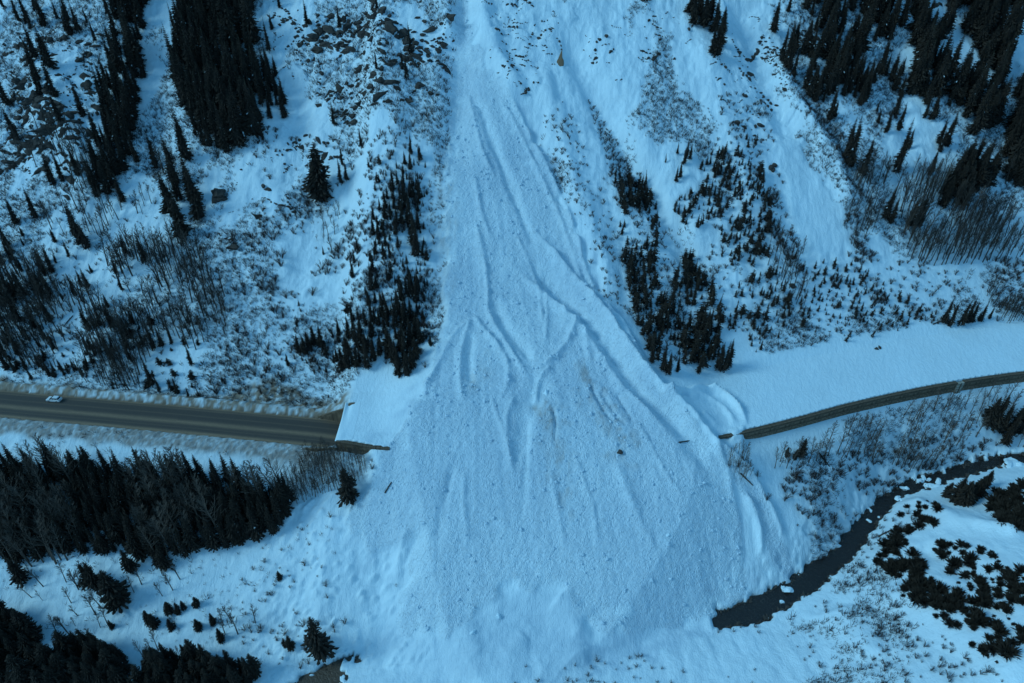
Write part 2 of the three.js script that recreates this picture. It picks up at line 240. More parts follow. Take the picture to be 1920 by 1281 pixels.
  // stream bed
  { const sz = streamZ(x), sl = (streamZ(x + 1) - streamZ(x - 1)) / 2, e = Math.abs(z - sz) / Math.hypot(1, sl); if (e < 45) {
    const wid = (x > 44 ? lerp(3.1, 2.0, sstep(95, 130, x)) + 0.7 * noise(x * 0.06, 7, 65) : 3.0), jag = 1.1 * noise(x * 0.45, z * 0.45, 66) + 0.9 * noise(x * 1.1, z * 1.1, 67);
    const xx = x + 4.5 * noise(x * 0.22, z * 0.22, 68) + 1.5 * noise(x * 0.9, z * 0.9, 69) + 0.5 * (z - sz), gone = Math.max(DEB[k], sstep(58, 53, x) * sstep(-45, -41, xx)); // buried by the avalanche
    h = lerp(Math.min(h, streamY(x) + 0.45 + 0.80 * Math.max(0, e + 0.6 * jag - wid) + 0.10 * Math.max(0, e - wid) ** 1.6), h, Math.max(sstep(72, 50, x) * sstep(-64, -36, x), x > PORTAL ? sstep(9, 2, z - wallZ(x)) : 0));
    const t = sstep(wid + 0.9, wid - 0.5, e + jag) * (1 - sstep(0.2, 0.7, gone)); h = lerp(h, streamY(x) - 0.9, t); } }
  HG[k] = h;
});
function bil(g, x, z) { const fx = clamp((x - GX0) / GS, 0, NX - 1.001), fz = clamp((z - GZ0) / GS, 0, NZ - 1.001), i = Math.floor(fx), j = Math.floor(fz), u = fx - i, v = fz - j, k = j * NX + i; return lerp(lerp(g[k], g[k + 1], u), lerp(g[k + NX], g[k + NX + 1], u), v); }
function ground(x, z) { if (x > GX0 && x < GX1 && z > GZ0 && z < GZ1) return bil(HG, x, z); const q = clamp(x, -420, 420); return base(q, z) + fine(x, z, wildAt(q, z)); }
// where things stand [x, z, height] and the ground each stand covers [x, z]
const LONE = {
 a: [[-207.4,-317.4,12],[-199.2,-314.8,13],[-184.9,-307.6,14],[-196.9,-298,14],[-188.3,-291.3,16],[-182.8,-279.2,15],[-190.2,-282.3,13],[-170.7,-273.7,15],[-178.9,-270.7,12],[-206,-283,16],[-198.3,-269.8,14],[-193,-288,14],[-198.3,-296.4,11]],
 b: [[-176.6,-249.3,14],[-165.7,-249.4,13],[-172.3,-249.1,13],[-146.1,-257.4,13],[-138.7,-256.1,15],[-147.4,-241.4,12],[-157.2,-242.9,15],[-181.3,-239.1,13],[-188.3,-237.3,11],[-125.2,-240.6,18],[-116,-234.3,20],[-120.9,-227.5,17],[-126.9,-235.4,16],[-127.9,-246.7,20],[-125.3,-255,20],[-159.4,-227.5,18],[-162.2,-229.9,17],[-119.9,-239.7,19]],
 c: [[-189.2,-229.6,12],[-157.1,-226.5,13],[-133.4,-219,14],[-121,-226.2,11],[-163.4,-223.5,8],[-141.3,-222.5,9],[-140.1,-210.8,9],[-153.5,-213.2,9],[-156.4,-214.2,8],[-169.8,-211.6,13],[-172.9,-212.9,13],[-167.4,-211.8,12],[-176.4,-203.6,16],[-181,-210.8,16],[-183.5,-209.5,15],[-164.3,-196.7,10],[-160.2,-193.5,9],[-171.1,-197.2,8],[-177,-191.6,10],[-172.4,-192,9],[-179.1,-193.3,10],[-171.7,-186.5,8],[-177.6,-211.8,14]],
 d: [[-127.7,-192.3,9],[-123.6,-190.9,10],[-120.9,-191.5,9],[-117.5,-192,8],[-141,-191.8,7],[-133.4,-192.2,8],[-138.5,-191.6,7],[-142.8,-191.4,6],[-147.1,-190.9,6],[-109.2,-185.2,10],[-121.2,-179.1,13],[-118.3,-177.5,8],[-111.9,-176.2,8],[-107.5,-174.5,4],[-104.3,-175,4],[-160.1,-186,6],[-155.1,-186.3,6],[-150.7,-186,6],[-163.7,-188,6],[-157.8,-186.2,6],[-130.8,-187.7,6],[-144.5,-190.5,6],[-152.8,-185.6,5],[-147.5,-184.9,5],[-165.1,-184,6]],
 e: [[-99,-295.2,14],[-100.2,-281.9,14],[-98.4,-265.5,13],[-98.6,-273.8,14],[-83.9,-303.5,11],[-70.2,-300.8,9],[-53.8,-298.7,8],[-93.1,-275,8],[-68.6,-263.3,10],[-50.9,-269.2,8],[-56.5,-250.4,8],[-63.6,-247.6,9],[-63.8,-242.2,11],[-61.8,-243,8]],
 f: [[-40.1,-284.3,8],[-39,-278.7,8],[-40,-268.5,9],[-41.6,-271.6,8],[-36.8,-242.1,8],[-37.8,-224.6,12],[-39.1,-223.2,11],[-36.2,-219.8,11],[-34,-213.6,12],[-32.8,-209.7,11],[-36.1,-228.4,8],[-32.3,-200,8],[-47.6,-205.1,9],[-44.1,-208.3,8],[-37.3,-196.4,9],[-35.6,-197.4,9],[-38.7,-194.1,9],[-68.6,-221.2,4],[-34.6,-217.2,10]],
 g: [[-70.5,-187.4,8],[-72.9,-188.3,7],[-65,-189.2,9],[-67.6,-190.1,8],[-69.3,-188.9,8],[-56,-179.4,9],[-53.7,-177.7,9],[-50.4,-176.8,8],[-45.3,-178.4,9],[-47.9,-181.2,8],[-36.2,-172.3,10],[-33.5,-171.2,10],[-38.7,-177.4,13],[-37.1,-175.2,12],[-34.5,-176.3,13],[-30.9,-176.1,9],[-32.1,-173.4,9],[-26.4,-179.7,4],[-75.9,-184.1,5],[-35.8,-180.4,12],[-33.3,-181.9,12],[-31.6,-183.4,10],[-40.2,-180.1,11]],
 h: [[44.5,-173.4,9],[48,-171.9,11],[49.6,-170.9,9],[53.1,-173.4,7],[61,-176,8],[70,-178.3,13],[68.5,-178.9,12],[71.8,-180.1,12],[65.6,-189.8,11],[64.1,-190.1,10],[45.9,-189.3,8],[49.3,-189.3,8],[51.5,-198.3,6],[67.1,-191.6,10],[68.3,-186.7,6]],
 i: [[65.1,-247.6,8],[60.5,-239.6,7],[62.1,-240.8,7],[63.9,-245.2,8],[61.8,-248.8,5],[66.3,-247,7],[57.2,-246,4]],
 j: [[73.8,-301.4,13],[78.3,-301.4,14],[82.6,-300.1,13],[80.8,-303.9,14],[81.6,-287.1,13],[79.4,-287.2,10],[83.9,-293.7,12],[76.5,-305.4,13],[73.1,-305.8,12],[86.1,-301,10]],
 k: [[151.3,-257.9,22],[131,-255.8,20],[129.6,-257.4,17],[136.1,-253.8,15],[175.5,-271.1,15],[172.8,-271.9,10],[142.3,-239.4,13],[144.2,-238.1,12],[155.4,-239,14],[151.9,-238.4,12],[154.2,-298,16],[110.9,-289.1,15],[108.9,-290.8,14],[114.6,-299.1,14],[108.8,-306.5,14]],
 l: [[156.7,-206,11],[158.3,-204.8,11],[162.6,-205.6,12],[165.5,-206.8,12],[167.8,-207.4,9],[171.3,-208.2,8],[175.3,-209.4,6]],
 m: [[158.7,-170.4,12],[160.9,-169.9,14],[164.9,-166.9,13],[169.9,-171.2,15],[171.7,-169.7,14],[167.4,-168.9,12],[163.5,-169,13]],
 n: [[-143.1,-122.3,10],[-121.5,-120.1,9],[-118.7,-118.8,12],[-111.8,-115.3,15],[-109.9,-122.7,10],[-100,-123.1,10],[-102.3,-123.6,8]],
 o: [[-96.4,-112.9,5],[-93.6,-112.4,5],[-92.3,-113.3,4],[-88.6,-113.8,4.5],[-86.9,-108.5,5],[-83.2,-109.7,5],[-79.8,-105.5,6],[-99.8,-109.6,6],[-101.6,-110.5,6],[-111.8,-109.4,4],[-94.8,-108.9,5]],
 p: [[135.2,-142.2,10],[135.2,-139.3,10],[137.3,-139.7,9],[141.4,-142.6,9],[146.5,-146.7,8],[135,-145.4,6]],
 q: [[-47.7,-136.9,13]],
 r: [[-65.8,-119,4]],
 s: [[-51.7,-101.6,17]],
 t: [[-60.1,-103.1,6],[-61.7,-103.5,4]],
 u: [[88.8,-151,8]],
 v: [[-71.6,-240.6,21],[-74.1,-242.1,15]],
 w: [[86.7,-150.2,4],[84.2,-150.5,4]]
};
const STANDS = [
 ["a2",[[-140.2,-308.1],[-142.6,-333.4],[-109.4,-330.2],[-107,-304.5],[-99.6,-280.2],[-99.2,-262.1],[-103.8,-257.7],[-108.5,-254.2],[-118.9,-258.5],[-128.6,-272.2],[-135.7,-288.4]],150,18,24],
 ["b2",[[-167.1,-310.9],[-170.4,-333.3],[-156,-329.9],[-152.1,-306.5],[-150,-278],[-149.1,-268.6],[-148.2,-251.2],[-154.4,-240.7],[-161.5,-246.9],[-162.9,-273],[-164.5,-289.3]],85,14,19],
 ["c2",[[-221.4,-323.5],[-210.3,-334.7],[-176.6,-334],[-168.8,-308.5],[-178.2,-297.3],[-202.9,-308.5]],16,12,16],
 ["d2",[[127.1,-299.9],[135.3,-311.1],[142.2,-299],[150.1,-291.8],[144.4,-282.1],[126.8,-280.5]],36,11,17],
 ["d2",[[148.2,-338.2],[173.9,-342.6],[167.9,-317.4],[156.8,-298.7],[150.7,-294.4],[143.1,-303.3]],48,12,20,0.5],
 ["d2",[[126,-332.5],[143.2,-337.5],[138.3,-315.5],[128.1,-310.3],[121.6,-314.6]],16,13,17],
 ["e2",[[173.6,-315.9],[177,-343.9],[236.9,-354.8],[224.4,-327.7],[206.8,-297.2],[200.5,-283.6],[189.3,-277],[182.7,-290.1],[166.8,-284.5],[165.9,-294.6]],150,12,22,0.5],
 ["e2",[[215.4,-300.1],[246.6,-319],[225.7,-263.1],[199.4,-259.7],[201.3,-272.9]],62,13,22,0.4],
 ["e2",[[165.1,-248.2],[170.8,-245],[185.6,-253],[193.9,-262.5],[192.3,-266.9],[176.1,-259.7]],22,13,17],
 ["f2",[[-48.8,-217.9],[-31.9,-218.8],[-29.3,-197.7],[-29.7,-182.4],[-27.2,-173.4],[-37.8,-173.6],[-52.3,-177.2],[-56.5,-186.3],[-48.3,-191],[-49.4,-204.1]],62,4,11,0.8],
 ["f2",[[-42.9,-232.2],[-33.4,-240.8],[-32.3,-218.8],[-48.3,-212.4]],30,4,9],
 ["g2",[[-159.3,-149.9],[-142.1,-149.8],[-115.4,-145.4],[-90.2,-144.1],[-74.9,-140.3],[-65.6,-137.7],[-65.7,-133.6],[-68.3,-129.8],[-76.1,-129.2],[-83.5,-126.8],[-98.7,-124.5],[-113.5,-126.1],[-130.3,-128.2],[-141.5,-127],[-150.5,-125.6],[-160.3,-125.9],[-170.3,-151.3]],360,9,15.5],
 ["h2",[[-152.3,-114.3],[-138.1,-111.4],[-130.7,-105.3],[-125.8,-92.8],[-143.6,-93.4]],40,9,14,0.7],
 ["h2",[[-127.7,-102.2],[-117,-103.8],[-105.3,-101],[-100.4,-92.8],[-125.3,-89]],56,8,13,0.7],
 ["h2",[[-99,-99.3],[-88.1,-101.2],[-80.1,-99],[-67.4,-97.2],[-70.6,-89.5],[-97.4,-88.7]],76,7,12,0.7],
 ["d2",[[110.2,-315.6],[148.7,-328.8],[147.9,-282.6],[127.6,-271.4],[110.8,-281.8]],46,8,15,1.2],
 ["k2",[[157.7,-303],[184.8,-316.2],[183.3,-275.9],[168.7,-256.9],[139.3,-264.5]],26,8,14,1.2],
 ["i2",[[-107.7,-317.4],[-92.6,-315.8],[-89.2,-262.3],[-98.2,-255.1]],16,8,14,1],
 ["j2",[[-198.5,-235.1],[-151.4,-231.2],[-126.6,-187.4],[-181.5,-187.1]],55,5,11,1.1],
 ["f2",[[-62.9,-230.2],[-33.2,-244.7],[-27.8,-181.7],[-54.4,-178.2],[-72.4,-184.9],[-58.8,-196.3]],45,3,8,1.1]
];
const YOUNG = [
 ["a3",[[37.3,-240.4],[49.8,-243.7],[54.7,-229],[49.1,-206.5],[52.4,-193.1],[45.7,-171.8],[41.7,-188.6],[38.4,-212.8]],190,2.2,6],
 ["a3",[[53.2,-200.1],[63.5,-219],[70.5,-202.4],[79.9,-189.8],[72.7,-180.2],[53.4,-175],[48.3,-188.9]],124,2.5,8],
 ["b3",[[74.6,-251.6],[94.6,-260.2],[95.1,-232.1],[104.6,-218.2],[102.3,-196.5],[82.8,-185],[71.4,-195.6],[72.5,-209.8],[65.3,-223],[58.5,-230.7]],273,1.8,5.5],
 ["b3",[[104.6,-218.2],[126,-222.7],[154.9,-206.8],[141,-201.3],[117.5,-194.8],[99.1,-190.7]],143,1.5,4],
 ["c3",[[-52.5,-241.5],[-31.3,-244.9],[-27.8,-181.7],[-32.4,-173.5],[-47.7,-206.7]],130,1.5,4.5],
 ["d3",[[-184.4,-205.1],[-108.2,-199.2],[-99.7,-175.8],[-127.1,-177.3],[-178.3,-188.8]],78,1.5,4],
 ["c3",[[-75,-204.6],[-49,-200.3],[-47,-177.8],[-75.8,-183.3]],31,1.5,4.5]
];
const BUSHES = [
 ["a4",[[102.5,-121],[109.5,-129.5],[113.9,-130.1],[113.3,-121.3],[109.9,-111.4],[112.3,-103.4],[109.3,-89],[106.4,-79],[104.5,-78.6],[103.7,-84.6],[102.9,-95.8],[101.9,-102.2],[100.1,-105.3],[104.9,-111.2]],110,0.8,2.3],
 ["b4",[[118.6,-125.6],[131.7,-109.2],[108.3,-76.3],[108,-85.6],[113.6,-105.4]],90,0.7,2],
 ["c4",[[147.2,-144.4],[161.3,-148],[138.4,-117.9],[134.2,-123.4],[141,-137.7]],45,1.2,2.8],
 ["c4",[[120.6,-143],[132.5,-142.6],[131,-136.2],[120.9,-130.6],[110.1,-130.7]],22,0.9,2.2]
];
const BARE = [
 ["a5",[[-191.6,-227],[-165.7,-231.7],[-123.8,-226.9],[-102.6,-211.8],[-97.4,-192.1],[-99.7,-175.8],[-127.1,-177.3],[-157.9,-185],[-178.3,-188.8],[-192.6,-205.7]],462,8,13],
 ["b5",[[141.6,-254.9],[211,-263.7],[201.3,-234.9],[169.3,-226.8],[147.7,-225.9],[139.2,-235.3],[132.1,-252.7]],266,9,14],
 ["b5",[[178,-220],[198.5,-223.4],[192.2,-208.9],[173.5,-207.6]],63,6,9],
 ["c5",[[68.4,-143.9],[86.9,-151],[109.2,-162.5],[137.7,-172.2],[178.3,-181.7],[174.6,-164.6],[153.8,-161.2],[132.7,-157.7],[108,-154.4],[84.3,-146.9]],133,6,10],
 ["d5",[[93.3,-225.7],[106.5,-230],[110.7,-208.2],[93.6,-191.7],[90.2,-205]],42,7,10],
 ["e5",[[-191.6,-271.7],[-129,-251.8],[-124.1,-228.6],[-165.7,-231.7],[-195.2,-238.3],[-200.6,-255.8]],105,8,12],
 ["f5",[[-68.6,-146.2],[-65,-149.4],[-58.4,-149.9],[-44.5,-145.7],[-42.3,-141.6],[-47.2,-139.4],[-56.7,-138.2],[-65.4,-136.4]],322,4,7],
 ["g5",[[-139.9,-122],[-101.4,-122.4],[-71.4,-111.6],[-69.3,-101.6],[-102.1,-99.5],[-140,-110.4]],42,6,10],
 ["h5",[[-159.3,-149.9],[-115.4,-145.4],[-74.9,-140.3],[-65.6,-137.7],[-68.3,-129.8],[-98.7,-124.5],[-150.5,-125.6]],168,14,19],
 ["i5",[[122.9,-250.8],[143,-261.1],[139.5,-237],[126.4,-225.8]],31,7,10],
 ["j5",[[-79.3,-234.6],[-63.2,-233.8],[-62,-221.4],[-77.7,-222.1]],17,5,7],
 ["c5",[[60.9,-143.4],[70.6,-148.1],[77.3,-146.9],[68.9,-139.3],[62.2,-140.1]],25,4,7]
];
const SCRUB = [
 ["a6",[[-103.4,-226.3],[-49,-221.1],[-47,-177.8],[-70.8,-174.8],[-99.7,-175.8],[-98.5,-198.5]],270,1.2,3],
 ["b6",[[-52.9,-245.4],[-30,-259.9],[-25.1,-180.6],[-45.3,-177.9]],270,1,2.4],
 ["a6",[[-100.5,-269.5],[-51.3,-252.9],[-49,-221.1],[-93.9,-228.1]],126,1,2.4],
 ["c6",[[10,-260.6],[20.4,-266.9],[36.2,-223.5],[41.2,-191.2],[30.4,-195.4],[19,-227.2]],144,0.8,1.8],
 ["c6",[[29,-271.6],[47.9,-244.1],[56.6,-228.8],[43.8,-222],[35.3,-241.4]],162,0.8,1.8],
 ["d6",[[59,-260.9],[100.8,-281.2],[105.2,-221.5],[142.2,-205.3],[94.8,-188.3],[72.8,-192.3],[63.7,-225.1]],342,0.8,2],
 ["d6",[[110.7,-279],[128.8,-278.9],[139.5,-237],[126.2,-224.3],[123,-252.1]],108,0.8,2],
 ["d6",[[126.2,-224.3],[199.8,-233.1],[191,-210.4],[154.1,-204.3],[130.6,-207.3]],162,1,2.4],
 ["e6",[[62.4,-142.3],[169.4,-175.8],[166.8,-162.8],[132.7,-157.7],[105.3,-139.6],[84,-124.7],[73,-131.7],[69,-140.4]],234,0.9,2.6],
 ["f6",[[53.6,-105.4],[85,-111.6],[99.8,-101.9],[103,-75.5],[51.4,-88.8]],119,0.8,1.8],
 ["f6",[[106.1,-132.7],[119.6,-143.9],[122.2,-138.3],[99.4,-114.8],[88.4,-113]],54,0.9,2],
 ["g6",[[-44.4,-144.6],[-31.2,-144],[-34.1,-138.5],[-41.9,-136.1]],14,1.2,2.2],
 ["g6",[[50.8,-139.5],[59.8,-138.9],[59.8,-131.8],[51.8,-133.6]],22,1.2,2],
 ["h6",[[-74.4,-127.9],[-62.9,-136.1],[-40.1,-132.6],[-52.8,-110],[-67.3,-105.6],[-80.7,-112.1]],36,0.8,1.8],
 ["h6",[[-76.7,-108.2],[-44.1,-108.7],[-46.5,-102.2],[-67.4,-94.7]],36,1,2.2],
 ["i6",[[-215.3,-301.8],[-132.2,-267.8],[-124.7,-232.1],[-194.7,-236.5]],180,0.8,2],
 ["f6",[[-1.4,-95.6],[52.1,-100.9],[51.4,-88.8],[-1.4,-90.6]],30,0.7,1.5],
 ["i6",[[-194.3,-234.8],[-103.4,-226.3],[-94.2,-175.5],[-178.3,-188.8]],306,0.8,2.2],
 ["c6",[[37.3,-240.4],[54.7,-229],[60.1,-194.5],[46,-174.1],[38.2,-198.6]],150,0.9,2.2],
 ["d6",[[125.9,-231.3],[135,-225.9],[117.6,-212.6],[100.3,-217.1],[91.8,-231.1],[98.9,-245.9],[102.3,-229.5],[117.1,-219.7]],120,1,2.6],
 ["b6",[[-62.4,-226.3],[-50.3,-240.3],[-31.1,-241],[-27,-171.5],[-56.7,-179.9]],160,1,2.8]
];
const ROCKS = [
 ["a7",[[-88.3,-309.8],[-36.3,-301.9],[-34.5,-269.7],[-37.5,-252.1],[-74.7,-266],[-88.3,-289.7]],142,0.62,3.19],
 ["b7",[[-219.2,-315.1],[-183,-306.7],[-173.2,-293.7],[-167.5,-251.3],[-200.6,-255.8]],158,0.62,3.38],
 ["c7",[[-15,-306.6],[17.2,-307.1],[21.1,-286.8],[6,-264],[0,-262.3],[-11.3,-279.1]],98,0.31,1.2],
 ["c7",[[-36.3,-301.9],[-23.4,-301.2],[-21.8,-286.6],[-26.9,-279.4],[-33.5,-288.9]],25,0.31,1.2],
 ["d7",[[21.5,-303.5],[74.8,-311.1],[69.7,-283],[35.3,-273.5]],39,0.44,1.65],
 ["e7",[[96.9,-316.3],[107.4,-311.4],[110.8,-280.5],[118.2,-259.9],[112,-270.9],[103.2,-296.8]],39,0.44,1.8],
 ["f7",[[-100.2,-267.6],[-51.3,-252.9],[-78.6,-230.4],[-108.1,-219.5],[-107.1,-234.7]],48,0.44,1.8],
 ["g7",[[89.7,-301.8],[101.9,-288.1],[97,-247.3],[79.1,-256.6],[77.9,-283.1]],39,0.38,1.65],
 ["h7",[[174.1,-332.8],[193.1,-337.3],[174.9,-306.9],[166.3,-307.9]],14,0.5,2.25],
 ["e7",[[118.6,-308.7],[130.6,-310.8],[129.8,-284.9],[117.2,-278.1]],30,0.44,1.8],
 ["f7",[[-102.7,-316],[-88.8,-314.2],[-85.8,-286.2],[-96.3,-282.8]],23,0.44,1.8]
];
const SPOTS = {
 car: [[-152.8,-174.7]],
 logs: [[50.9,-147.4,0.5],[-35.9,-137,0.8],[69,-140.4,-0.5],[111.4,-133.2,0.3],[162.7,-211.6,1.4],[154.5,-205.8,0.4],[-150.2,-204.1,-0.9],[96.8,-151.7,-0.8],[-157.9,-203.2,1],[-134.9,-205.6,-1.1]],
 boulders: [[31.3,-143.4,1],[10.5,-162.1,1.1],[6.6,-162.4,0.8],[-11.7,-169,0.7],[43.7,-124.5,0.7],[-3.6,-107.6,0.9],[-10.4,-103.7,0.8],[100.3,-210.1,1.5],[-109.8,-240.9,3.2],[-111.7,-242.7,2.4],[-108.6,-240.5,2],[-100.8,-220.9,2.2],[128.2,-193.1,0.9],[126.7,-192.2,0.8],[99,-250.3,2.2],[99.8,-251.4,1.5],[18.3,-280,2.4]],
 stream_stones: [[78.8,-118.3,1.6],[77.9,-118.7,1],[126.9,-152.1,1.3],[122.8,-148.2,1.4],[123.4,-147.1,1.1],[132.4,-154.8,1.5],[133.5,-152.6,1.2],[135.7,-152.3,1.8],[138.3,-154.5,1.3],[110.5,-140.4,0.9],[163.7,-159.7,3],[165.5,-158.7,2.2],[76.2,-114.7,0.7],[134.3,-156,1],[131.1,-156,1],[135.6,-155.2,0.9],[-44.7,-96,1.2]]
};
// ---------- helpers for things and parts ----------
const taken = {};
function numbered(n) { const k = taken[n] = (taken[n] ?? -1) + 1; return k ? `${n}_${String(k).padStart(3, '0')}` : n; }
function shade(o) { o.traverse((m) => { if (m.isMesh) { m.castShadow = true; m.receiveShadow = true; } }); return o; }
function tag(o, label, category, group) { o.userData.label = label; o.userData.category = category; if (group) o.userData.group = group; return o; }
function put(o, name) { o.name = numbered(name); scene.add(o); return shade(o); }
function part(parent, name, geo, mat) { const m = new THREE.Mesh(geo, mat); m.name = name; parent.add(m); return shade(m); }
function struct(name, geo, mat, label, category) { const m = put(new THREE.Mesh(geo, mat), name); m.userData.kind = 'structure'; tag(m, label, category); return m; }
const rgb = (r, g, b) => new THREE.Color().setRGB(r, g, b);
function dataTex(n, m, f, srgb = false) { // f(u, v) -> [r, g, b] 0..1, tiling
  const d = new Uint8Array(n * m * 4); for (let j = 0; j < m; j++) for (let i = 0; i < n; i++) { const c = f(i / n, j / m), o = (j * n + i) * 4; for (let q = 0; q < 3; q++) d[o + q] = clamp(c[q]) * 255; d[o + 3] = 255; }
  const t = new THREE.DataTexture(d, n, m); t.wrapS = t.wrapT = THREE.RepeatWrapping; t.magFilter = THREE.LinearFilter; t.minFilter = THREE.LinearMipmapLinearFilter; t.generateMipmaps = true; if (srgb) t.colorSpace = THREE.SRGBColorSpace; t.needsUpdate = true; return t;
}
function tnoise(x, y, p, s) { // value noise that tiles after p cells
  const i = Math.floor(x), j = Math.floor(y); let u = x - i, v = y - j; u = u * u * (3 - 2 * u); v = v * v * (3 - 2 * v); const w = (a) => ((a % p) + p) % p;
  const a = hash2(w(i), w(j), s), b = hash2(w(i + 1), w(j), s), c = hash2(w(i), w(j + 1), s), d = hash2(w(i + 1), w(j + 1), s); return a + (b - a) * u + (c - a) * v + (a - b - c + d) * u * v;
}
// ---------- ground ----------
const bumpSnow = dataTex(512, 512, (u, v) => { const h = 0.4 * tnoise(u * 16, v * 10, 16, 3) + 0.3 * tnoise(u * 40, v * 26, 40, 4) + 0.3 * tnoise(u * 96, v * 96, 96, 5); return [h, h, h]; });
const bumpDebris = dataTex(512, 512, (u, v) => { const a = tnoise(u * 14, v * 14, 14, 6), b = tnoise(u * 30, v * 30, 30, 7), c = tnoise(u * 70, v * 70, 70, 8); const h = 0.35 * a + 0.4 * Math.abs(2 * b - 1) + 0.25 * c; return [h, h, h]; });
const snowMat = new THREE.MeshStandardMaterial({ vertexColors: true, roughness: 0.92, bumpMap: bumpSnow, bumpScale: 0.22 });
const debrisMat = new THREE.MeshStandardMaterial({ vertexColors: true, roughness: 0.95, bumpMap: bumpDebris, bumpScale: 0.4 });
{
  const pad = [6, 10, 16, 24, 36, 50, 70, 90, 120, 150, 180, 220], xs = [], zs = []; let q;
  q = GX0; const lx = pad.map((d) => (q -= d)).reverse(); q = GX1; const rx = pad.map((d) => (q += d)); xs.push(...lx); for (let i = 0; i < NX; i++) xs.push(GX0 + i * GS); xs.push(...rx);
  q = GZ0; const bz = pad.map((d) => (q -= d)).reverse(); q = GZ1; const fz = pad.map((d) => (q += d)); zs.push(...bz); for (let j = 0; j < NZ; j++) zs.push(GZ0 + j * GS); zs.push(...fz);
  const W = xs.length, Hn = zs.length, P = pad.length, n = W * Hn, pos = new Float32Array(n * 3), col = new Float32Array(n * 3), isDeb = new Uint8Array(n);
  for (let j = 0; j < Hn; j++) for (let i = 0; i < W; i++) {
    const k = j * W + i, x = xs[i], z = zs[j], fi = i - P, fj = j - P, fineCell = fi >= 0 && fi < NX && fj >= 0 && fj < NZ, g = fj * NX + fi;
    pos[3 * k] = x; pos[3 * k + 1] = fineCell ? HG[g] : ground(x, z); pos[3 * k + 2] = z;
    let c = [0.79, 0.87, 0.91]; const m = 1 + 0.03 * noise(x * 0.2, z * 0.1, 101) + 0.025 * noise(x * 1.1, z * 1.1, 102); c = c.map((a) => a * m);
    const tint = (t, d) => { c = c.map((a, e) => lerp(a, d[e], t)); };
    if (fineCell) {
      isDeb[k] = DEB[g] > 0.5 || LOBE[g] > 0.6 ? 1 : 0;
      if (BROWN[g] > 0) tint(BROWN[g] * clamp(0.25 + 0.9 * fbm(x * 0.5, z * 0.22, 111, 3) + 0.7 * Math.max(0, noise(x * 1.4, z * 0.8, 112))) * 0.8, [0.38, 0.26, 0.17]);
      if (DIRTY[g] > 0.01) tint(clamp(0.46 * DIRTY[g] * (0.85 + 0.7 * fbm(x * 0.05, z * 0.05, 113, 3)) + 0.10 * Math.max(0, noise(x * 0.9, z * 0.9, 114))) * (1 - 0.5 * SMOOTH[g]), [0.40, 0.51, 0.62]);
    }
    const b = bankAt(x, z); if (b > 0) { const low = z > roadZ(x); tint(b * clamp((low ? 0.88 : 0.78) + (low ? 0.35 : 0.6) * noise(x * 0.9, z * 0.9, 115) + 0.3 * noise(x * 2.6, z * 2.6, 116)), low ? [0.33, 0.28, 0.25] : [0.30, 0.215, 0.155]); }
    if (x < -49 && Math.abs(z - roadZ(x)) < HALF + 0.4) tint(1, [0.2, 0.13, 0.085]);
    { const e = Math.abs(z - streamZ(x)); if (fineCell && e < 14 && HG[g] < streamY(x) - 0.15) tint(1, [0.10, 0.08, 0.06]); }
    col.set(c, 3 * k);
  }
  const idx = [[], []];
  for (let j = 0; j < Hn - 1; j++) for (let i = 0; i < W - 1; i++) { const a = j * W + i, b = a + 1, c = a + W, d = c + 1, w = isDeb[a] + isDeb[b] + isDeb[c] + isDeb[d] > 2 ? 1 : 0; idx[w].push(a, c, b, b, c, d); }
  const whole = new THREE.BufferGeometry(); whole.setAttribute('position', new THREE.BufferAttribute(pos, 3)); whole.setIndex(new THREE.BufferAttribute(new Uint32Array(idx[0].length + idx[1].length), 1)); whole.index.array.set(idx[0]); whole.index.array.set(idx[1], idx[0].length); whole.computeVertexNormals();
  const nor = whole.attributes.normal.array;
  const cut = (list) => { const map = new Int32Array(n).fill(-1), back = [], out = new Uint32Array(list.length); for (let q = 0; q < list.length; q++) { const v = list[q]; if (map[v] < 0) { map[v] = back.length; back.push(v); } out[q] = map[v]; }
    const p = new Float32Array(back.length * 3), no = new Float32Array(back.length * 3), co = new Float32Array(back.length * 3), uv = new Float32Array(back.length * 2);
    back.forEach((v, q) => { for (let e = 0; e < 3; e++) { p[3 * q + e] = pos[3 * v + e]; no[3 * q + e] = nor[3 * v + e]; co[3 * q + e] = col[3 * v + e]; } uv[2 * q] = p[3 * q] / 9; uv[2 * q + 1] = p[3 * q + 2] / 9; });
    const g = new THREE.BufferGeometry(); g.setAttribute('position', new THREE.BufferAttribute(p, 3)); g.setAttribute('normal', new THREE.BufferAttribute(no, 3)); g.setAttribute('color', new THREE.BufferAttribute(co, 3)); g.setAttribute('uv', new THREE.BufferAttribute(uv, 2)); g.setIndex(new THREE.BufferAttribute(out, 1)); return g; };
  struct('snowy_mountainside', cut(idx[0]), snowMat, 'snow covered mountainside, road bench and valley around the avalanche', 'mountainside');
  struct('avalanche_debris', cut(idx[1]), debrisMat, 'broad fan of rough avalanche snow from the gully to the stream', 'avalanche');
}
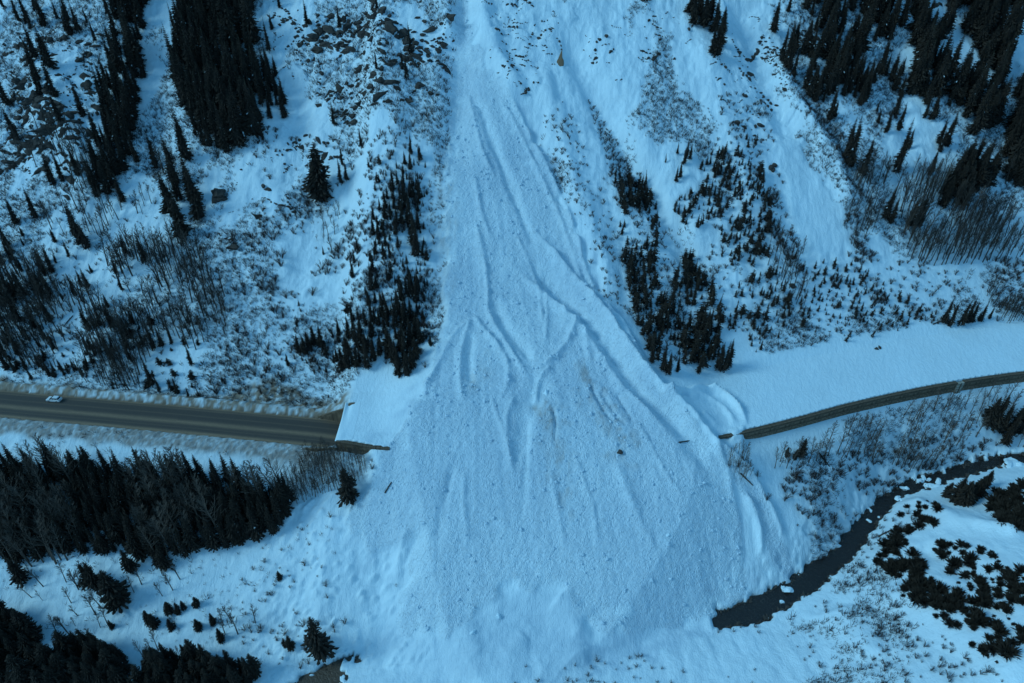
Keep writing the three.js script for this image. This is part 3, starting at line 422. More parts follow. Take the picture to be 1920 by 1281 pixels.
// ---------- road ----------
{
  const tex = dataTex(512, 256, (u, v) => {
    const st = (f, s) => tnoise(u * 6, v * f, f, s), long = 0.5 * st(64, 201) + 0.3 * st(128, 202) + 0.2 * tnoise(u * 64, v * 128, 64, 203);
    const sand = Math.exp(-(((v - 0.40) / 0.075) ** 2)) * 0.75 + Math.exp(-(((v - 0.985) / 0.05) ** 2)) + Math.exp(-(((v - 0.875) / 0.03) ** 2)) * 0.3 + Math.exp(-(((v - 0.02) / 0.05) ** 2)) * 1.1 + Math.exp(-(((v - 0.07) / 0.05) ** 2)) * 0.5 + Math.exp(-(((v - 0.66) / 0.025) ** 2)) * 0.18 + Math.exp(-(((v - 0.22) / 0.02) ** 2)) * 0.18 + 0.06;
    const t = clamp(sand * (0.45 + 1.1 * long)), g = 0.9 + 0.25 * tnoise(u * 128, v * 128, 128, 204); const a = [0.062, 0.042, 0.032], b = [0.27, 0.16, 0.092];
    return a.map((c, e) => Math.pow(lerp(c, b[e], t) * g, 1 / 2.2));
  }, true);
  const mat = new THREE.MeshStandardMaterial({ map: tex, roughness: 0.75 }), p = [], uv = [], ix = [], M = 10; let row = 0;
  for (let x = -330; x <= PORTAL + 3.55; x += 1.8) { const sl = (roadZ(x + 1) - roadZ(x - 1)) / 2, L = Math.hypot(1, sl), nx = -sl / L, nz = 1 / L; for (let m = 0; m <= M; m++) { const o = (0.5 - m / M) * 2 * (HALF + 0.25) + 0.25 * noise(x * 0.3, m, 210) * (m === 0 || m === M ? 1 : 0); p.push(x + nx * o, 0.02 + 0.09 * (1 - Math.abs(o) / HALF) + 0.0, roadZ(x) + nz * o); uv.push(x / 36, m / M); } if (row++) for (let m = 0; m < M; m++) { const a = (row - 2) * (M + 1) + m, b = a + 1, c = a + M + 1, d = c + 1; ix.push(a, c, b, b, c, d); } }
  const g = new THREE.BufferGeometry(); g.setAttribute('position', new THREE.Float32BufferAttribute(p, 3)); g.setAttribute('uv', new THREE.Float32BufferAttribute(uv, 2)); g.setIndex(ix); g.computeVertexNormals();
  const pn = g.attributes.normal; if (pn.getY(0) < 0) { for (let i = 0; i < ix.length; i += 3) [ix[i], ix[i + 1]] = [ix[i + 1], ix[i]]; g.setIndex(ix); g.computeVertexNormals(); }
  struct('highway', g, mat, 'sanded brown grey highway running into the snow shed', 'road');
}
// ---------- stream ----------
{
  const bump = dataTex(256, 256, (u, v) => { const h = 0.6 * tnoise(u * 14, v * 14, 14, 220) + 0.4 * tnoise(u * 40, v * 40, 40, 221); return [h, h, h]; });
  const water = (name, x0, x1, w, mat, label) => { const p = [], uv = [], ix = []; let row = 0; for (let x = x0; x <= x1; x += 2) { const sl = (streamZ(x + 1) - streamZ(x - 1)) / 2, L = Math.hypot(1, sl), nx = -sl / L, nz = 1 / L; for (let m = 0; m <= 4; m++) { const o = (m / 2 - 1) * w; p.push(x + nx * o, streamY(x) - 0.2, streamZ(x) + nz * o); uv.push((x + nx * o) / 5, (streamZ(x) + nz * o) / 5); } if (row++) for (let m = 0; m < 4; m++) { const a = (row - 2) * 5 + m; ix.push(a, a + 1, a + 5, a + 1, a + 6, a + 5); } }
    const g = new THREE.BufferGeometry(); g.setAttribute('position', new THREE.Float32BufferAttribute(p, 3)); g.setAttribute('uv', new THREE.Float32BufferAttribute(uv, 2)); g.setIndex(ix); g.computeVertexNormals(); struct(name, g, mat, label, 'stream'); };
  water('stream', 46, 300, 7.5, new THREE.MeshStandardMaterial({ color: rgb(0.024, 0.016, 0.012), roughness: 0.12, bumpMap: bump, bumpScale: 0.22 }), 'dark open stream curving along the foot of the bank');
  water('stream_pool', -110, -36, 6.5, new THREE.MeshStandardMaterial({ color: rgb(0.10, 0.058, 0.036), roughness: 0.45, bumpMap: bump, bumpScale: 0.18 }), 'small brown opening of the stream at the bottom edge');
}
// ---------- snow shed over the road ----------
const concreteTex = dataTex(256, 256, (u, v) => { const k = 0.62 + 0.3 * tnoise(u * 8, v * 8, 8, 230) + 0.2 * tnoise(u * 50, v * 14, 50, 231) - 0.25 * Math.pow(tnoise(u * 30, v * 3, 30, 232), 3); return [k, k * 0.98, k * 0.95]; }, true);
const concrete = new THREE.MeshStandardMaterial({ map: concreteTex, color: rgb(0.34, 0.225, 0.15), roughness: 0.9 });
const concreteDark = new THREE.MeshStandardMaterial({ map: concreteTex, color: rgb(0.21, 0.135, 0.09), roughness: 0.9 });
const concretePale = new THREE.MeshStandardMaterial({ map: concreteTex, color: rgb(0.62, 0.55, 0.47), roughness: 0.9 });
const plainSnow = new THREE.MeshStandardMaterial({ color: rgb(0.79, 0.87, 0.91), roughness: 0.92, bumpMap: bumpSnow, bumpScale: 0.1 });
function prism(a, b, y0a, y1a, y0b, y1b, th) { // upright slab from a to b (x, z), bottoms y0, tops y1, thickness th to the +z side
  const dx = b[0] - a[0], dz = b[1] - a[1], L = Math.hypot(dx, dz), nx = -dz / L * th, nz = dx / L * th, v = [[a[0], y0a, a[1]], [b[0], y0b, b[1]], [b[0], y1b, b[1]], [a[0], y1a, a[1]]], w = v.map(([x, y, z]) => [x + nx, y, z + nz]), p = [], uv = [];
  const quad = (A, B, C, D, w0, h0) => { p.push(...A, ...B, ...C, ...A, ...C, ...D); uv.push(0, 0, w0, 0, w0, h0, 0, 0, w0, h0, 0, h0); }; const hh = Math.max(y1a - y0a, 0.3) / 4;
  quad(w[0], w[1], w[2], w[3], L / 4, hh); quad(v[1], v[0], v[3], v[2], L / 4, hh); quad(w[3], w[2], v[2], v[3], L / 4, 0.2); quad(v[0], v[1], w[1], w[0], L / 4, 0.2); quad(v[0], w[0], w[3], v[3], 0.2, hh); quad(w[1], v[1], v[2], w[2], 0.2, hh);
  const g = new THREE.BufferGeometry(); g.setAttribute('position', new THREE.Float32BufferAttribute(p, 3)); g.setAttribute('uv', new THREE.Float32BufferAttribute(uv, 2)); g.computeVertexNormals(); return g;
}
{
  const shedObj = put(new THREE.Group(), 'snow_shed'); tag(shedObj, 'brown concrete snow shed over the highway, roof under snow, middle buried', 'snow shed');
  const at = (x, o) => { const sl = (wallZ(x + 1) - wallZ(x - 1)) / 2, L = Math.hypot(1, sl); return [x - sl / L * o, wallZ(x) + o / L]; };
  const BUT = 148.6;
  for (const [x0, x1, step] of [[PORTAL - 0.2, -36, 4.2], [54, 74, 5], [74, BUT - 1.3, 5.4], [BUT + 1.3, 262, 5.4]]) {
    const n = Math.max(1, Math.round((x1 - x0) / step)), w = (x1 - x0) / n;
    for (let i = 0; i < n; i++) { const xa = x0 + i * w + 0.05, xb = x0 + (i + 1) * w - 0.05; part(shedObj, 'wall_panel', prism(at(xa, 0.25), at(xb, 0.25), -4, ROOF - 0.75, -4, ROOF - 0.75, 0.55), concrete); part(shedObj, 'joint_strip', prism(at(xb - 0.02, 0.25), at(xb + 0.12, 0.25), -4, ROOF - 0.8, -4, ROOF - 0.8, 0.47), concreteDark);
      part(shedObj, 'cap_beam', prism(at(xa - 0.04, -0.1), at(xb + 0.04, -0.1), ROOF - 0.74, ROOF - 0.08, ROOF - 0.74, ROOF - 0.08, 1.15), concreteDark);
      part(shedObj, 'ledge', prism(at(xa - 0.03, 0.78), at(xb + 0.03, 0.78), ROOF - 2.5, ROOF - 2.25, ROOF - 2.5, ROOF - 2.25, 0.14), concreteDark); }
  }
  const bt = part(shedObj, 'buttress', prism(at(BUT - 1.2, 0.3), at(BUT + 1.2, 0.3), -4, ROOF - 0.3, -4, ROOF - 0.3, 0.9), concretePale); bt.userData.label = 'pale concrete buttress in the right hand wall';
  part(bt, 'drain_slot', prism(at(BUT - 0.2, 1.2), at(BUT + 0.25, 1.2), -4, ROOF - 0.35, -4, ROOF - 0.35, 0.06), concreteDark);
  // open end on the left
  const zb = -163.6, zf = wallZ(PORTAL) + 0.5;
  const bx = (x0, x1, y0, y1, z0, z1) => { const g = new THREE.BoxGeometry(x1 - x0, y1 - y0, z1 - z0); g.translate((x0 + x1) / 2, (y0 + y1) / 2, (z0 + z1) / 2); return g; };
  part(shedObj, 'portal_beam', bx(PORTAL - 0.7, PORTAL + 0.5, 5.1, 6.25, zb - 0.5, zf + 0.3), concrete);
  part(shedObj, 'portal_side', bx(PORTAL - 0.6, PORTAL + 0.4, -2, 5.1, zb - 0.45, zb + 0.5), concreteDark);
  part(shedObj, 'portal_side', bx(PORTAL - 0.6, PORTAL + 0.4, -2, 5.1, zf - 0.75, zf + 0.25), concreteDark);
  part(shedObj, 'roof_slab', bx(PORTAL + 0.5, PORTAL + 5, 5.4, 6.2, zb - 0.4, zf - 0.5), concrete);
  // snow lying on the open end of the roof
  const W = 14, Dn = 34, p = [], ix = [], uv = []; const x0 = PORTAL - 0.85, x1 = PORTAL + 4.4, z0 = zb - 0.9, z1 = zf + 0.15;
  for (let j = 0; j <= Dn; j++) for (let i = 0; i <= W; i++) { const x = lerp(x0, x1, i / W), z = lerp(z0, z1, j / Dn), edge = Math.min(1, (x - x0) / 0.35), ef = Math.min(1, (z1 - z) / 0.35); const yy = Math.max(ROOF + 0.1, ground(Math.max(x, PORTAL + 4.6), z) + 0.02); p.push(x, 6.22 + (lerp(yy, ROOF + 0.42, Math.exp(-(((x - x0 - 1.6) / 0.9) ** 2)) * 0.6) - 6.22) * Math.sqrt(Math.max(0, edge * ef)), z); uv.push(x / 9, z / 9); }
  for (let j = 0; j < Dn; j++) for (let i = 0; i < W; i++) { const a = j * (W + 1) + i; ix.push(a, a + W + 1, a + 1, a + 1, a + W + 1, a + W + 2); }
  const g = new THREE.BufferGeometry(); g.setAttribute('position', new THREE.Float32BufferAttribute(p, 3)); g.setAttribute('uv', new THREE.Float32BufferAttribute(uv, 2)); g.setIndex(ix); g.computeVertexNormals(); part(shedObj, 'roof_snow', g, plainSnow);
  // wing walls beside the open end
  const wing = put(new THREE.Mesh(prism([-62.5, -166.4], [PORTAL - 0.7, -164.1], -1, 0.9, -1, 6.3, 0.6), concrete), 'wing_wall'); tag(wing, 'sloping brown wing wall behind the road at the shed opening', 'retaining wall');
  const wing2 = put(new THREE.Mesh(prism([-63.5, -152.2], [PORTAL - 0.75, -149.9], -4, 0.35, -4, 2.6, 0.6), concrete), 'wing_wall'); tag(wing2, 'low brown wing wall on the valley side of the shed opening', 'retaining wall');
}
// ---------- plants ----------
function Soup() { const p = [], c = []; return { p, c, tri(a, b, d, k) { p.push(...a, ...b, ...d); for (let i = 0; i < 3; i++) c.push(...k); }, geo() { const g = new THREE.BufferGeometry(); g.setAttribute('position', new THREE.Float32BufferAttribute(p, 3)); g.setAttribute('color', new THREE.Float32BufferAttribute(c, 3)); g.computeVertexNormals(); return g; } }; }
function stick(s, a, b, ra, rb, k, n = 3) { // tapered twig
  const d = new THREE.Vector3(b[0] - a[0], b[1] - a[1], b[2] - a[2]).normalize(), u = new THREE.Vector3(d.y, -d.x, 0.31).cross(d).normalize(), w = new THREE.Vector3().crossVectors(d, u);
  for (let i = 0; i < n; i++) { const t0 = i / n * 6.2832, t1 = (i + 1) / n * 6.2832, q = (o, r, t) => [o[0] + r * (u.x * Math.cos(t) + w.x * Math.sin(t)), o[1] + r * (u.y * Math.cos(t) + w.y * Math.sin(t)), o[2] + r * (u.z * Math.cos(t) + w.z * Math.sin(t))]; const A = q(a, ra, t0), B = q(a, ra, t1), C = q(b, rb, t1), D = q(b, rb, t0); s.tri(A, B, C, k); s.tri(A, C, D, k); }
}
const barkDark = [0.055, 0.04, 0.03], barkPale = [0.12, 0.088, 0.066];
function conifer(seed, H, R, opt = {}) { // unit trees are built at real size and scaled a little
  const r = rng(seed), crown = Soup(), trunk = Soup(), low = opt.low ?? 0.06, whorls = opt.whorls ?? 32, per = opt.per ?? 9;
  stick(trunk, [0, -1.2, 0], [0, H * 0.5, 0], R * 0.075, R * 0.05, barkDark, 6); stick(trunk, [0, H * 0.5, 0], [0, H * 0.97, 0], R * 0.05, R * 0.012, barkDark, 5);
  const shape = (t) => Math.pow(1 - t, opt.pow ?? 0.78) * (0.55 + 0.45 * sstep(0, 0.16, t));
  for (let w = 0; w < whorls; w++) { const t = low + (1 - low) * (w + 0.35 * r()) / whorls, y0 = t * H, off = r() * 6.28;
    for (let b = 0; b < per; b++) { if (r() < 0.06) continue; const a = off + (b + 0.5 * r()) / per * 6.2832, L = R * shape(t) * (0.5 + 0.68 * r()) * (1 + 0.28 * Math.sin(a + seed) * Math.sin(t * 9 + seed)) + 0.12, dr = (0.30 + 0.25 * r()) * (1 - 0.75 * t), ca = Math.cos(a), sa = Math.sin(a), wd = L * (0.13 + 0.12 * r());
      const tone = 0.6 + 0.8 * r(), k = [0.030 * tone, 0.018 * tone, 0.0105 * tone], pt = (d, s, y) => [ca * d - sa * s, y0 + y, sa * d + ca * s]; const root = pt(0, 0, 0.12 * L), m1 = 0.4 * L, m2 = 0.72 * L, yd = (d) => -dr * d * (d / L) + 0.06 * L;
      const tip = pt(L, 0, yd(L) + 0.1 * L), l1 = pt(m1, wd, yd(m1) - 0.18 * L), r1 = pt(m1, -wd, yd(m1) - 0.18 * L), c1 = pt(m1 * 0.95, 0, yd(m1) + 0.06 * L), l2 = pt(m2 + 0.1 * L, wd * 0.62, yd(m2) - 0.12 * L), r2 = pt(m2 + 0.1 * L, -wd * 0.62, yd(m2) - 0.12 * L), c2 = pt(m2, 0, yd(m2) + 0.03 * L), hang = pt(m1, 0, yd(m1) - 0.42 * L);
      crown.tri(root, l1, c1, k); crown.tri(root, c1, r1, k); crown.tri(c1, l2, c2, k); crown.tri(c1, c2, r2, k); crown.tri(c2, l2, tip, k); crown.tri(c2, tip, r2, k); crown.tri(root, hang, c2, k);
      if (r() < (opt.snow ?? 0.005)) { const q = [0.75, 0.83, 0.87], e = 0.05; const U = (v) => [v[0], v[1] + e, v[2]]; crown.tri(U(c1), U(l2), U(c2), q); crown.tri(U(c1), U(c2), U(r2), q); } } }
  stick(crown, [0, H * 0.9, 0], [0, H * 1.02, 0], 0.09, 0.02, [0.045, 0.04, 0.02], 4);
  { const k = [0.022, 0.014, 0.009], n = 7, y0 = H * (low + 0.02); for (let i = 0; i < n; i++) { const a = i / n * 6.2832, b = (i + 1) / n * 6.2832, q = R * 0.42; crown.tri([Math.cos(a) * q, y0, Math.sin(a) * q], [0, H * 0.86, 0], [Math.cos(b) * q, y0, Math.sin(b) * q], k); } }
  return { crown: crown.geo(), trunk: trunk.geo() };
}
function bareTree(seed, H, opt = {}) {
  const r = rng(seed), trunk = Soup(), crown = Soup(), pale = opt.pale ?? 0.4, tone = lerp(1, 1.5, pale), k = [0.060 * tone, 0.042 * tone, 0.032 * tone], kt = k.map((c) => c * 0.9);
  const stems = opt.stems ?? 1;
  for (let s = 0; s < stems; s++) { const lx = (r() - 0.5) * 0.16 * H + (stems > 1 ? (s - (stems - 1) / 2) * 0.10 * H : 0), lz = (r() - 0.5) * 0.16 * H, hh = H * (s ? 0.75 + 0.2 * r() : 1), at = (t) => [lx * t * t, t * hh, lz * t * t], r0 = opt.r0 ?? 0.013 * H + 0.05;
    for (let i = 0; i < 4; i++) { const a = i ? at(i / 4) : [0, -0.8, 0]; stick(trunk, a, at((i + 1) / 4), r0 * (1 - i * 0.23), r0 * (1 - (i + 1) * 0.23), k, 5); }
    const nb = Math.round((opt.branches ?? 26) / stems * 1.3);
    for (let b = 0; b < nb; b++) { const t = lerp(opt.from ?? 0.35, 0.97, Math.pow((b + r()) / nb, 0.8)), o = at(t), a = r() * 6.2832, L = (0.26 * H) * (1.12 - t) * (0.6 + 0.7 * r()), up = 0.9 + 0.7 * r(), e = [o[0] + Math.cos(a) * L * 0.72, o[1] + L * up * 0.72, o[2] + Math.sin(a) * L * 0.72]; stick(crown, o, e, 0.05, 0.024, kt, 3);
      for (let q = 0; q < 4; q++) { const f = 0.25 + 0.7 * r(), m = o.map((c, i) => lerp(c, e[i], f)), a2 = a + (r() - 0.5) * 2.6, l2 = L * (0.3 + 0.35 * r()); stick(crown, m, [m[0] + Math.cos(a2) * l2 * 0.6, m[1] + l2 * (0.7 + 0.3 * r()), m[2] + Math.sin(a2) * l2 * 0.6], 0.03, 0.016, kt, 3); } } }
  return { crown: crown.geo(), trunk: trunk.geo() };
}
function scrub(seed, H) { const r = rng(seed), s = Soup(), n = 18; for (let i = 0; i < n; i++) { const a = r() * 6.2832, sp = (0.15 + 0.6 * r()) * H, hh = H * (0.6 + 0.5 * r()), tone = 0.8 + 0.5 * r(), k = [0.055 * tone, 0.034 * tone, 0.028 * tone], m = [Math.cos(a) * sp * 0.4, hh * 0.55, Math.sin(a) * sp * 0.4], e = [Math.cos(a) * sp, hh, Math.sin(a) * sp]; stick(s, [Math.cos(a) * 0.1, -0.3, Math.sin(a) * 0.1], m, 0.045, 0.032, k); stick(s, m, e, 0.032, 0.016, k); for (let q = 0; q < 3; q++) { const b = a + (r() - 0.5) * 2, l = H * 0.3; const o = m.map((c, j) => lerp(c, e[j], r() * 0.8)); stick(s, o, [o[0] + Math.cos(b) * l * 0.6, o[1] + l * 0.7, o[2] + Math.sin(b) * l * 0.6], 0.024, 0.012, k); } } return s.geo(); }
function bush(seed, H) { // low dense evergreen bush
  const r = rng(seed), s = Soup(), core = Soup(); for (let i = 0; i < 190; i++) { const a = r() * 6.2832, el = Math.pow(r(), 0.7) * 1.45, L = H * (0.45 + 0.75 * r()), d = [Math.cos(a) * Math.cos(el) * 1.15, Math.sin(el) * 0.95, Math.sin(a) * Math.cos(el) * 1.15], w = 0.06 * H, tone = 0.7 + 0.6 * r(), k = [0.030 * tone, 0.019 * tone, 0.011 * tone], sx = -Math.sin(a) * w, sz = Math.cos(a) * w; const q = (t, o, y = 0) => [d[0] * L * t + sx * o, d[1] * L * t + y, d[2] * L * t + sz * o];
    s.tri(q(0.25, 0), q(0.6, 1), q(1, 0, 0.1 * H), k); s.tri(q(0.25, 0), q(1, 0, 0.1 * H), q(0.6, -1), k); s.tri(q(0.3, 0, -0.12 * H), q(0.7, 0, 0.2 * H), q(0.95, 0.2), k); }
  const kc = [0.028, 0.022, 0.013]; const g = new THREE.IcosahedronGeometry(H * 0.36, 1), a = g.attributes.position; for (let i = 0; i < a.count; i += 3) { const v = (j) => [a.getX(j) * 1.1, a.getY(j) * 0.9 + 0.1 * H, a.getZ(j) * 1.1]; s.tri(v(i), v(i + 1), v(i + 2), kc); }
  stick(core, [0, -0.6, 0], [0, H * 0.5, 0], 0.08, 0.04, barkDark, 4); return { crown: s.geo(), trunk: core.geo() }; }
const leafMat = new THREE.MeshStandardMaterial({ vertexColors: true, roughness: 0.95, side: THREE.DoubleSide }), barkMat = new THREE.MeshStandardMaterial({ vertexColors: true, roughness: 0.95 });

const bounds = (p) => box(p, 0);
function scatter(poly, n, seed, gap, clump = 0) { // n points in a polygon, at least gap apart where they fit
  const r = rng(seed), [x0, x1, z0, z1] = bounds(poly), out = []; let tries = 0;
  while (out.length < n && tries++ < n * 60) { const x = lerp(x0, x1, r()), z = lerp(z0, z1, r()); if (!inside(poly, x, z)) continue; if (clump && fbm(x / 11, z / 11, seed, 3) < clump * (r() - 0.35)) continue; const g = tries > n * 40 ? gap * 0.6 : gap; if (out.some((o) => (o[0] - x) ** 2 + (o[1] - z) ** 2 < g * g)) continue; out.push([x, z]); }
  return out;
}
const away = (x, z) => Math.hypot(x, 148 - ground(x, z), z);
const clear = (x, z) => { if (bil(DEB, x, z) > 0.35 || bil(FAN, x, z) > 0.4) return false; if (x < PORTAL + 4 && Math.abs(z - roadZ(x)) < HALF + 1.5) return false; if (x > PORTAL && z > footZ(x) + 3 && z < wallZ(x) + 1.5) return false; const sz = streamZ(x); if (Math.abs(z - sz) < 4 && ground(x, z) < streamY(x) + 0.1) return false; return true; };
// one kind of plant: the 300 that show largest are things of their own, the rest one mass
function plant(list, protos, { name, category, texts, most = 300, rest, restLabel, sink = 0.15, partsOf, lean = 0.03 }) {
  const r = rng(name.length * 991 + list.length); list.forEach((s) => { s.size = s.h * s.h / away(s.x, s.z) ** 2; s.turn = r() * 6.2832; s.fat = 0.8 + 0.5 * r(); s.lx = (r() - 0.5) * 2 * lean; s.lz = (r() - 0.5) * 2 * lean; s.v = Math.floor(r() * protos.length); });
  list.sort((a, b) => b.size - a.size); const e = new THREE.Euler();
  const shown = list.slice(0, most), tail = list.slice(most);
  const ext = {}; for (const s of shown) { const b = ext[s.key] ??= [[], []]; b[0].push(s.x); b[1].push(s.z); } for (const k in ext) ext[k].forEach((v) => v.sort((a, b) => a - b));
  const where = (s) => { const [X, Z] = ext[s.key], n = X.length; if (n < 14) return ''; const c = X[n / 3 | 0], d = X[2 * n / 3 | 0]; return `${n > 30 ? (s.z < Z[n / 2 | 0] ? 'upper ' : 'lower ') : ''}${s.x < c ? 'left' : s.x < d ? 'middle' : 'right'} part`; };
  for (const s of shown) { const q = s.proto ?? protos[s.v], k = s.h / q.H, o = new THREE.Group();
    if (q.trunk) { part(o, 'trunk', q.trunk, barkMat); part(o, partsOf ?? 'crown', q.crown, leafMat); put(o, name); } else { put(new THREE.Mesh(q.crown, leafMat), name); }
    const t = q.trunk ? o : scene.children[scene.children.length - 1]; t.position.set(s.x, ground(s.x, s.z) - sink, s.z); t.rotation.set(s.lx, s.turn, s.lz); t.scale.set(k * s.fat * (s.wide ?? 1), k, k * s.fat * (s.wide ?? 1));
    const [label, group] = texts[s.key], w = where(s); tag(t, w ? `${label}, ${w}` : label, category, group && w ? `${group}, ${w}` : group); }
  const by = {}; tail.forEach((s) => (by[s.key] ??= []).push(s)); let turn = 0;
  for (const key in by) { const set = by[key], q = set[0].proto ?? protos[turn++ % protos.length], g = q.trunk ? mergeGeometries([q.crown, q.trunk]) : q.crown, im = new THREE.InstancedMesh(g, leafMat, set.length), m = new THREE.Matrix4(), qt = new THREE.Quaternion(); set.forEach((s, i) => { const k = s.h / q.H; m.compose(new THREE.Vector3(s.x, ground(s.x, s.z) - sink, s.z), qt.setFromEuler(e.set(s.lx, s.turn, s.lz)), new THREE.Vector3(k * s.fat, k, k * s.fat)); im.setMatrixAt(i, m); }); put(im, rest); im.userData.kind = 'stuff'; tag(im, restLabel + ': ' + texts[key][1], category); }
  console.log(name, shown.length, tail.length);
}
const grow = (rows, seed, gap, clump) => rows.flatMap(([key, poly, n, a, b, own], i) => { const r = rng(seed * 77 + i); return scatter(poly, n, seed + i * 13, gap(a, b), own ?? clump).filter(([x, z]) => clear(x, z)).map(([x, z]) => ({ x, z, key, h: lerp(a * 0.62, b, Math.pow(r(), 0.9)) })); });

const CON_TEXT = {
  a: ['slender conifer among the rock bands in the top left corner', 'conifers among the top left rocks'], b: ['dark conifer standing alone between snow patches on the upper left slope', 'scattered upper left conifers'], c: ['dark conifer among leafless trees on the left slope', 'conifers among leafless trees on the left'], d: ['small dark conifer just above the highway on the left', 'small conifers above the highway'],
  e: ['conifer on the open snow left of the avalanche gully', 'conifers on the open upper snow'], f: ['conifer on the dark rib along the left edge of the avalanche', 'conifers on the rib left of the avalanche'], g: ['short dark conifer in the clump beside the avalanche above the shed', 'conifers at the foot of the left rib'], h: ['dark conifer at the foot of the slope right of the avalanche', 'conifers at the foot of the right slope'],
  k2: ['scattered conifer on the snow below the top right forest', 'scattered conifers below the top right forest'], i2: ['scattered conifer on the snow right of the dense black stand', 'scattered conifers right of the black stand'], j2: ['scattered conifer on the lower left wooded slope', 'scattered conifers on the left wooded slope'],
  i: ['dark conifer in the small clump halfway up the right slope', 'small clump on the right slope'], j: ['conifer in the clump at the top edge right of the gully', 'clump at the top edge'], k: ['tall slender conifer beside the narrow snow slide on the right', 'slender conifers near the snow slide'], l: ['dark conifer in the row above the right end of the shed', 'row above the shed'],
  m: ['dark conifer below the shed wall at the right edge', 'conifers below the shed wall'], n: ['dark conifer on the snowy clearing below the left forest', 'conifers on the left clearing'], o: ['small rounded conifer on the lower left snow', 'small conifers on the lower left snow'], p: ['dark conifer leaning over the stream at the right', 'conifers over the stream'],
  q: ['lone dark conifer on the snow below the left shed opening'], r: ['tiny lone dark conifer on smooth snow at the lower left'], s: ['large lone conifer near the brown stream opening at the bottom'], t: ['little conifer left of the large lone one at the bottom', 'pair of little conifers'], u: ['lone pointed conifer just below the shed wall on the right'], v: ['broad black conifer on the bright snow of the upper left slope', 'black pair on the upper left slope'], w: ['little conifer beside the lone pointed one below the shed', 'little conifers below the shed'],
  a2: ['tall conifer in the dense black stand on the upper left slope', 'dense upper left stand'], b2: ['conifer in the long dark strip at the upper left', 'dark strip of conifers'], c2: ['conifer at the very top left corner', 'top left conifers'], d2: ['conifer in the dark clumps at the upper right', 'dark clumps at the upper right'], e2: ['tall conifer in the dense forest at the top right corner', 'top right forest'], f2: ['conifer in the thick rib of trees along the left avalanche edge', 'rib of trees left of the avalanche'], g2: ['conifer in the dense dark forest below the highway', 'forest below the highway'], h2: ['bushy conifer in the dark wood at the bottom left corner', 'bottom left wood'],
};
{
  const P = [conifer(11, 18, 3.1), conifer(12, 18, 2.7, { whorls: 34 }), conifer(13, 18, 3.5, { per: 10, pow: 0.7 }), conifer(14, 18, 2.5, { whorls: 28, low: 0.12, per: 8 }), conifer(15, 18, 3.0, { snow: 0.03, pow: 0.9 })]; P.forEach((p) => (p.H = 18));
  const wideP = [conifer(21, 10, 2.7, { whorls: 28, per: 12, pow: 0.66, low: 0.02 }), conifer(22, 10, 2.4, { whorls: 26, per: 11, pow: 0.75, low: 0.03 })]; wideP.forEach((p) => (p.H = 10));
  const list = grow(STANDS, 301, (a) => 1.9 + a * 0.035); for (const s of list) if (s.key === 'h2') s.proto = wideP[(s.x * 10 | 0) & 1];
  for (const k in LONE) for (const [x, z, h] of LONE[k]) { const s = { x, z, key: k, h }; if ('noqrstpwv'.includes(k)) s.proto = wideP[(Math.abs(x) * 10 | 0) & 1]; if (h < 7) s.wide = 1.15; list.push(s); }
  plant(list, P, { name: 'conifer', category: 'conifer', texts: CON_TEXT, most: 300, rest: 'conifer_forest', restLabel: 'dense mass of smaller dark conifers covering the slopes' });
  const Y = [conifer(31, 5, 1.3, { whorls: 11, per: 6, snow: 0.02, pow: 0.6 }), conifer(32, 5, 1.5, { pow: 0.6, whorls: 10, per: 6 }), conifer(33, 5, 1.1, { whorls: 12, per: 5 }), conifer(34, 5, 2.0, { whorls: 9, per: 6, pow: 0.45, low: 0.02 }), conifer(35, 5, 0.8, { whorls: 14, per: 4, pow: 1.0 }), conifer(36, 5, 1.7, { whorls: 8, per: 5, pow: 0.5, low: 0.2 })]; Y.forEach((p) => (p.H = 5));
  plant(grow(YOUNG, 401, () => 1.0, 0.7), Y, { name: 'young_conifer', category: 'young conifer', most: 300, rest: 'young_conifers', restLabel: 'scattered tiny dark conifers on the snowy slopes', sink: 0.1, lean: 0.16, texts: { a3: ['young dark conifer on the rib between avalanche and right gully', 'young conifers on the right rib'], b3: ['young dark conifer on the open slope above the right bench', 'young conifers above the right bench'], c3: ['young conifer on the rib along the left avalanche edge', 'young conifers on the left rib'], d3: ['young conifer under leafless trees above the highway', 'young conifers above the highway'] } });
  const B = [bush(41, 2), bush(42, 2), bush(43, 2)]; B.forEach((p) => (p.H = 2));
  plant(grow(BUSHES, 501, (a) => 0.9 + a * 0.2, 0.9), B, { name: 'evergreen_bush', category: 'bush', most: 300, rest: 'evergreen_bushes', restLabel: 'smallest dark evergreen bushes on the near bank', partsOf: 'foliage', texts: { a4: ['black evergreen bush in the thick belt on the near bank', 'belt of bushes at the lower right'], b4: ['dark evergreen bush scattered on the snow at the lower right edge', 'scattered bushes at the lower right edge'], c4: ['dark evergreen bush on the snowy spur beside the stream', 'bushes on the spur'] } });
}
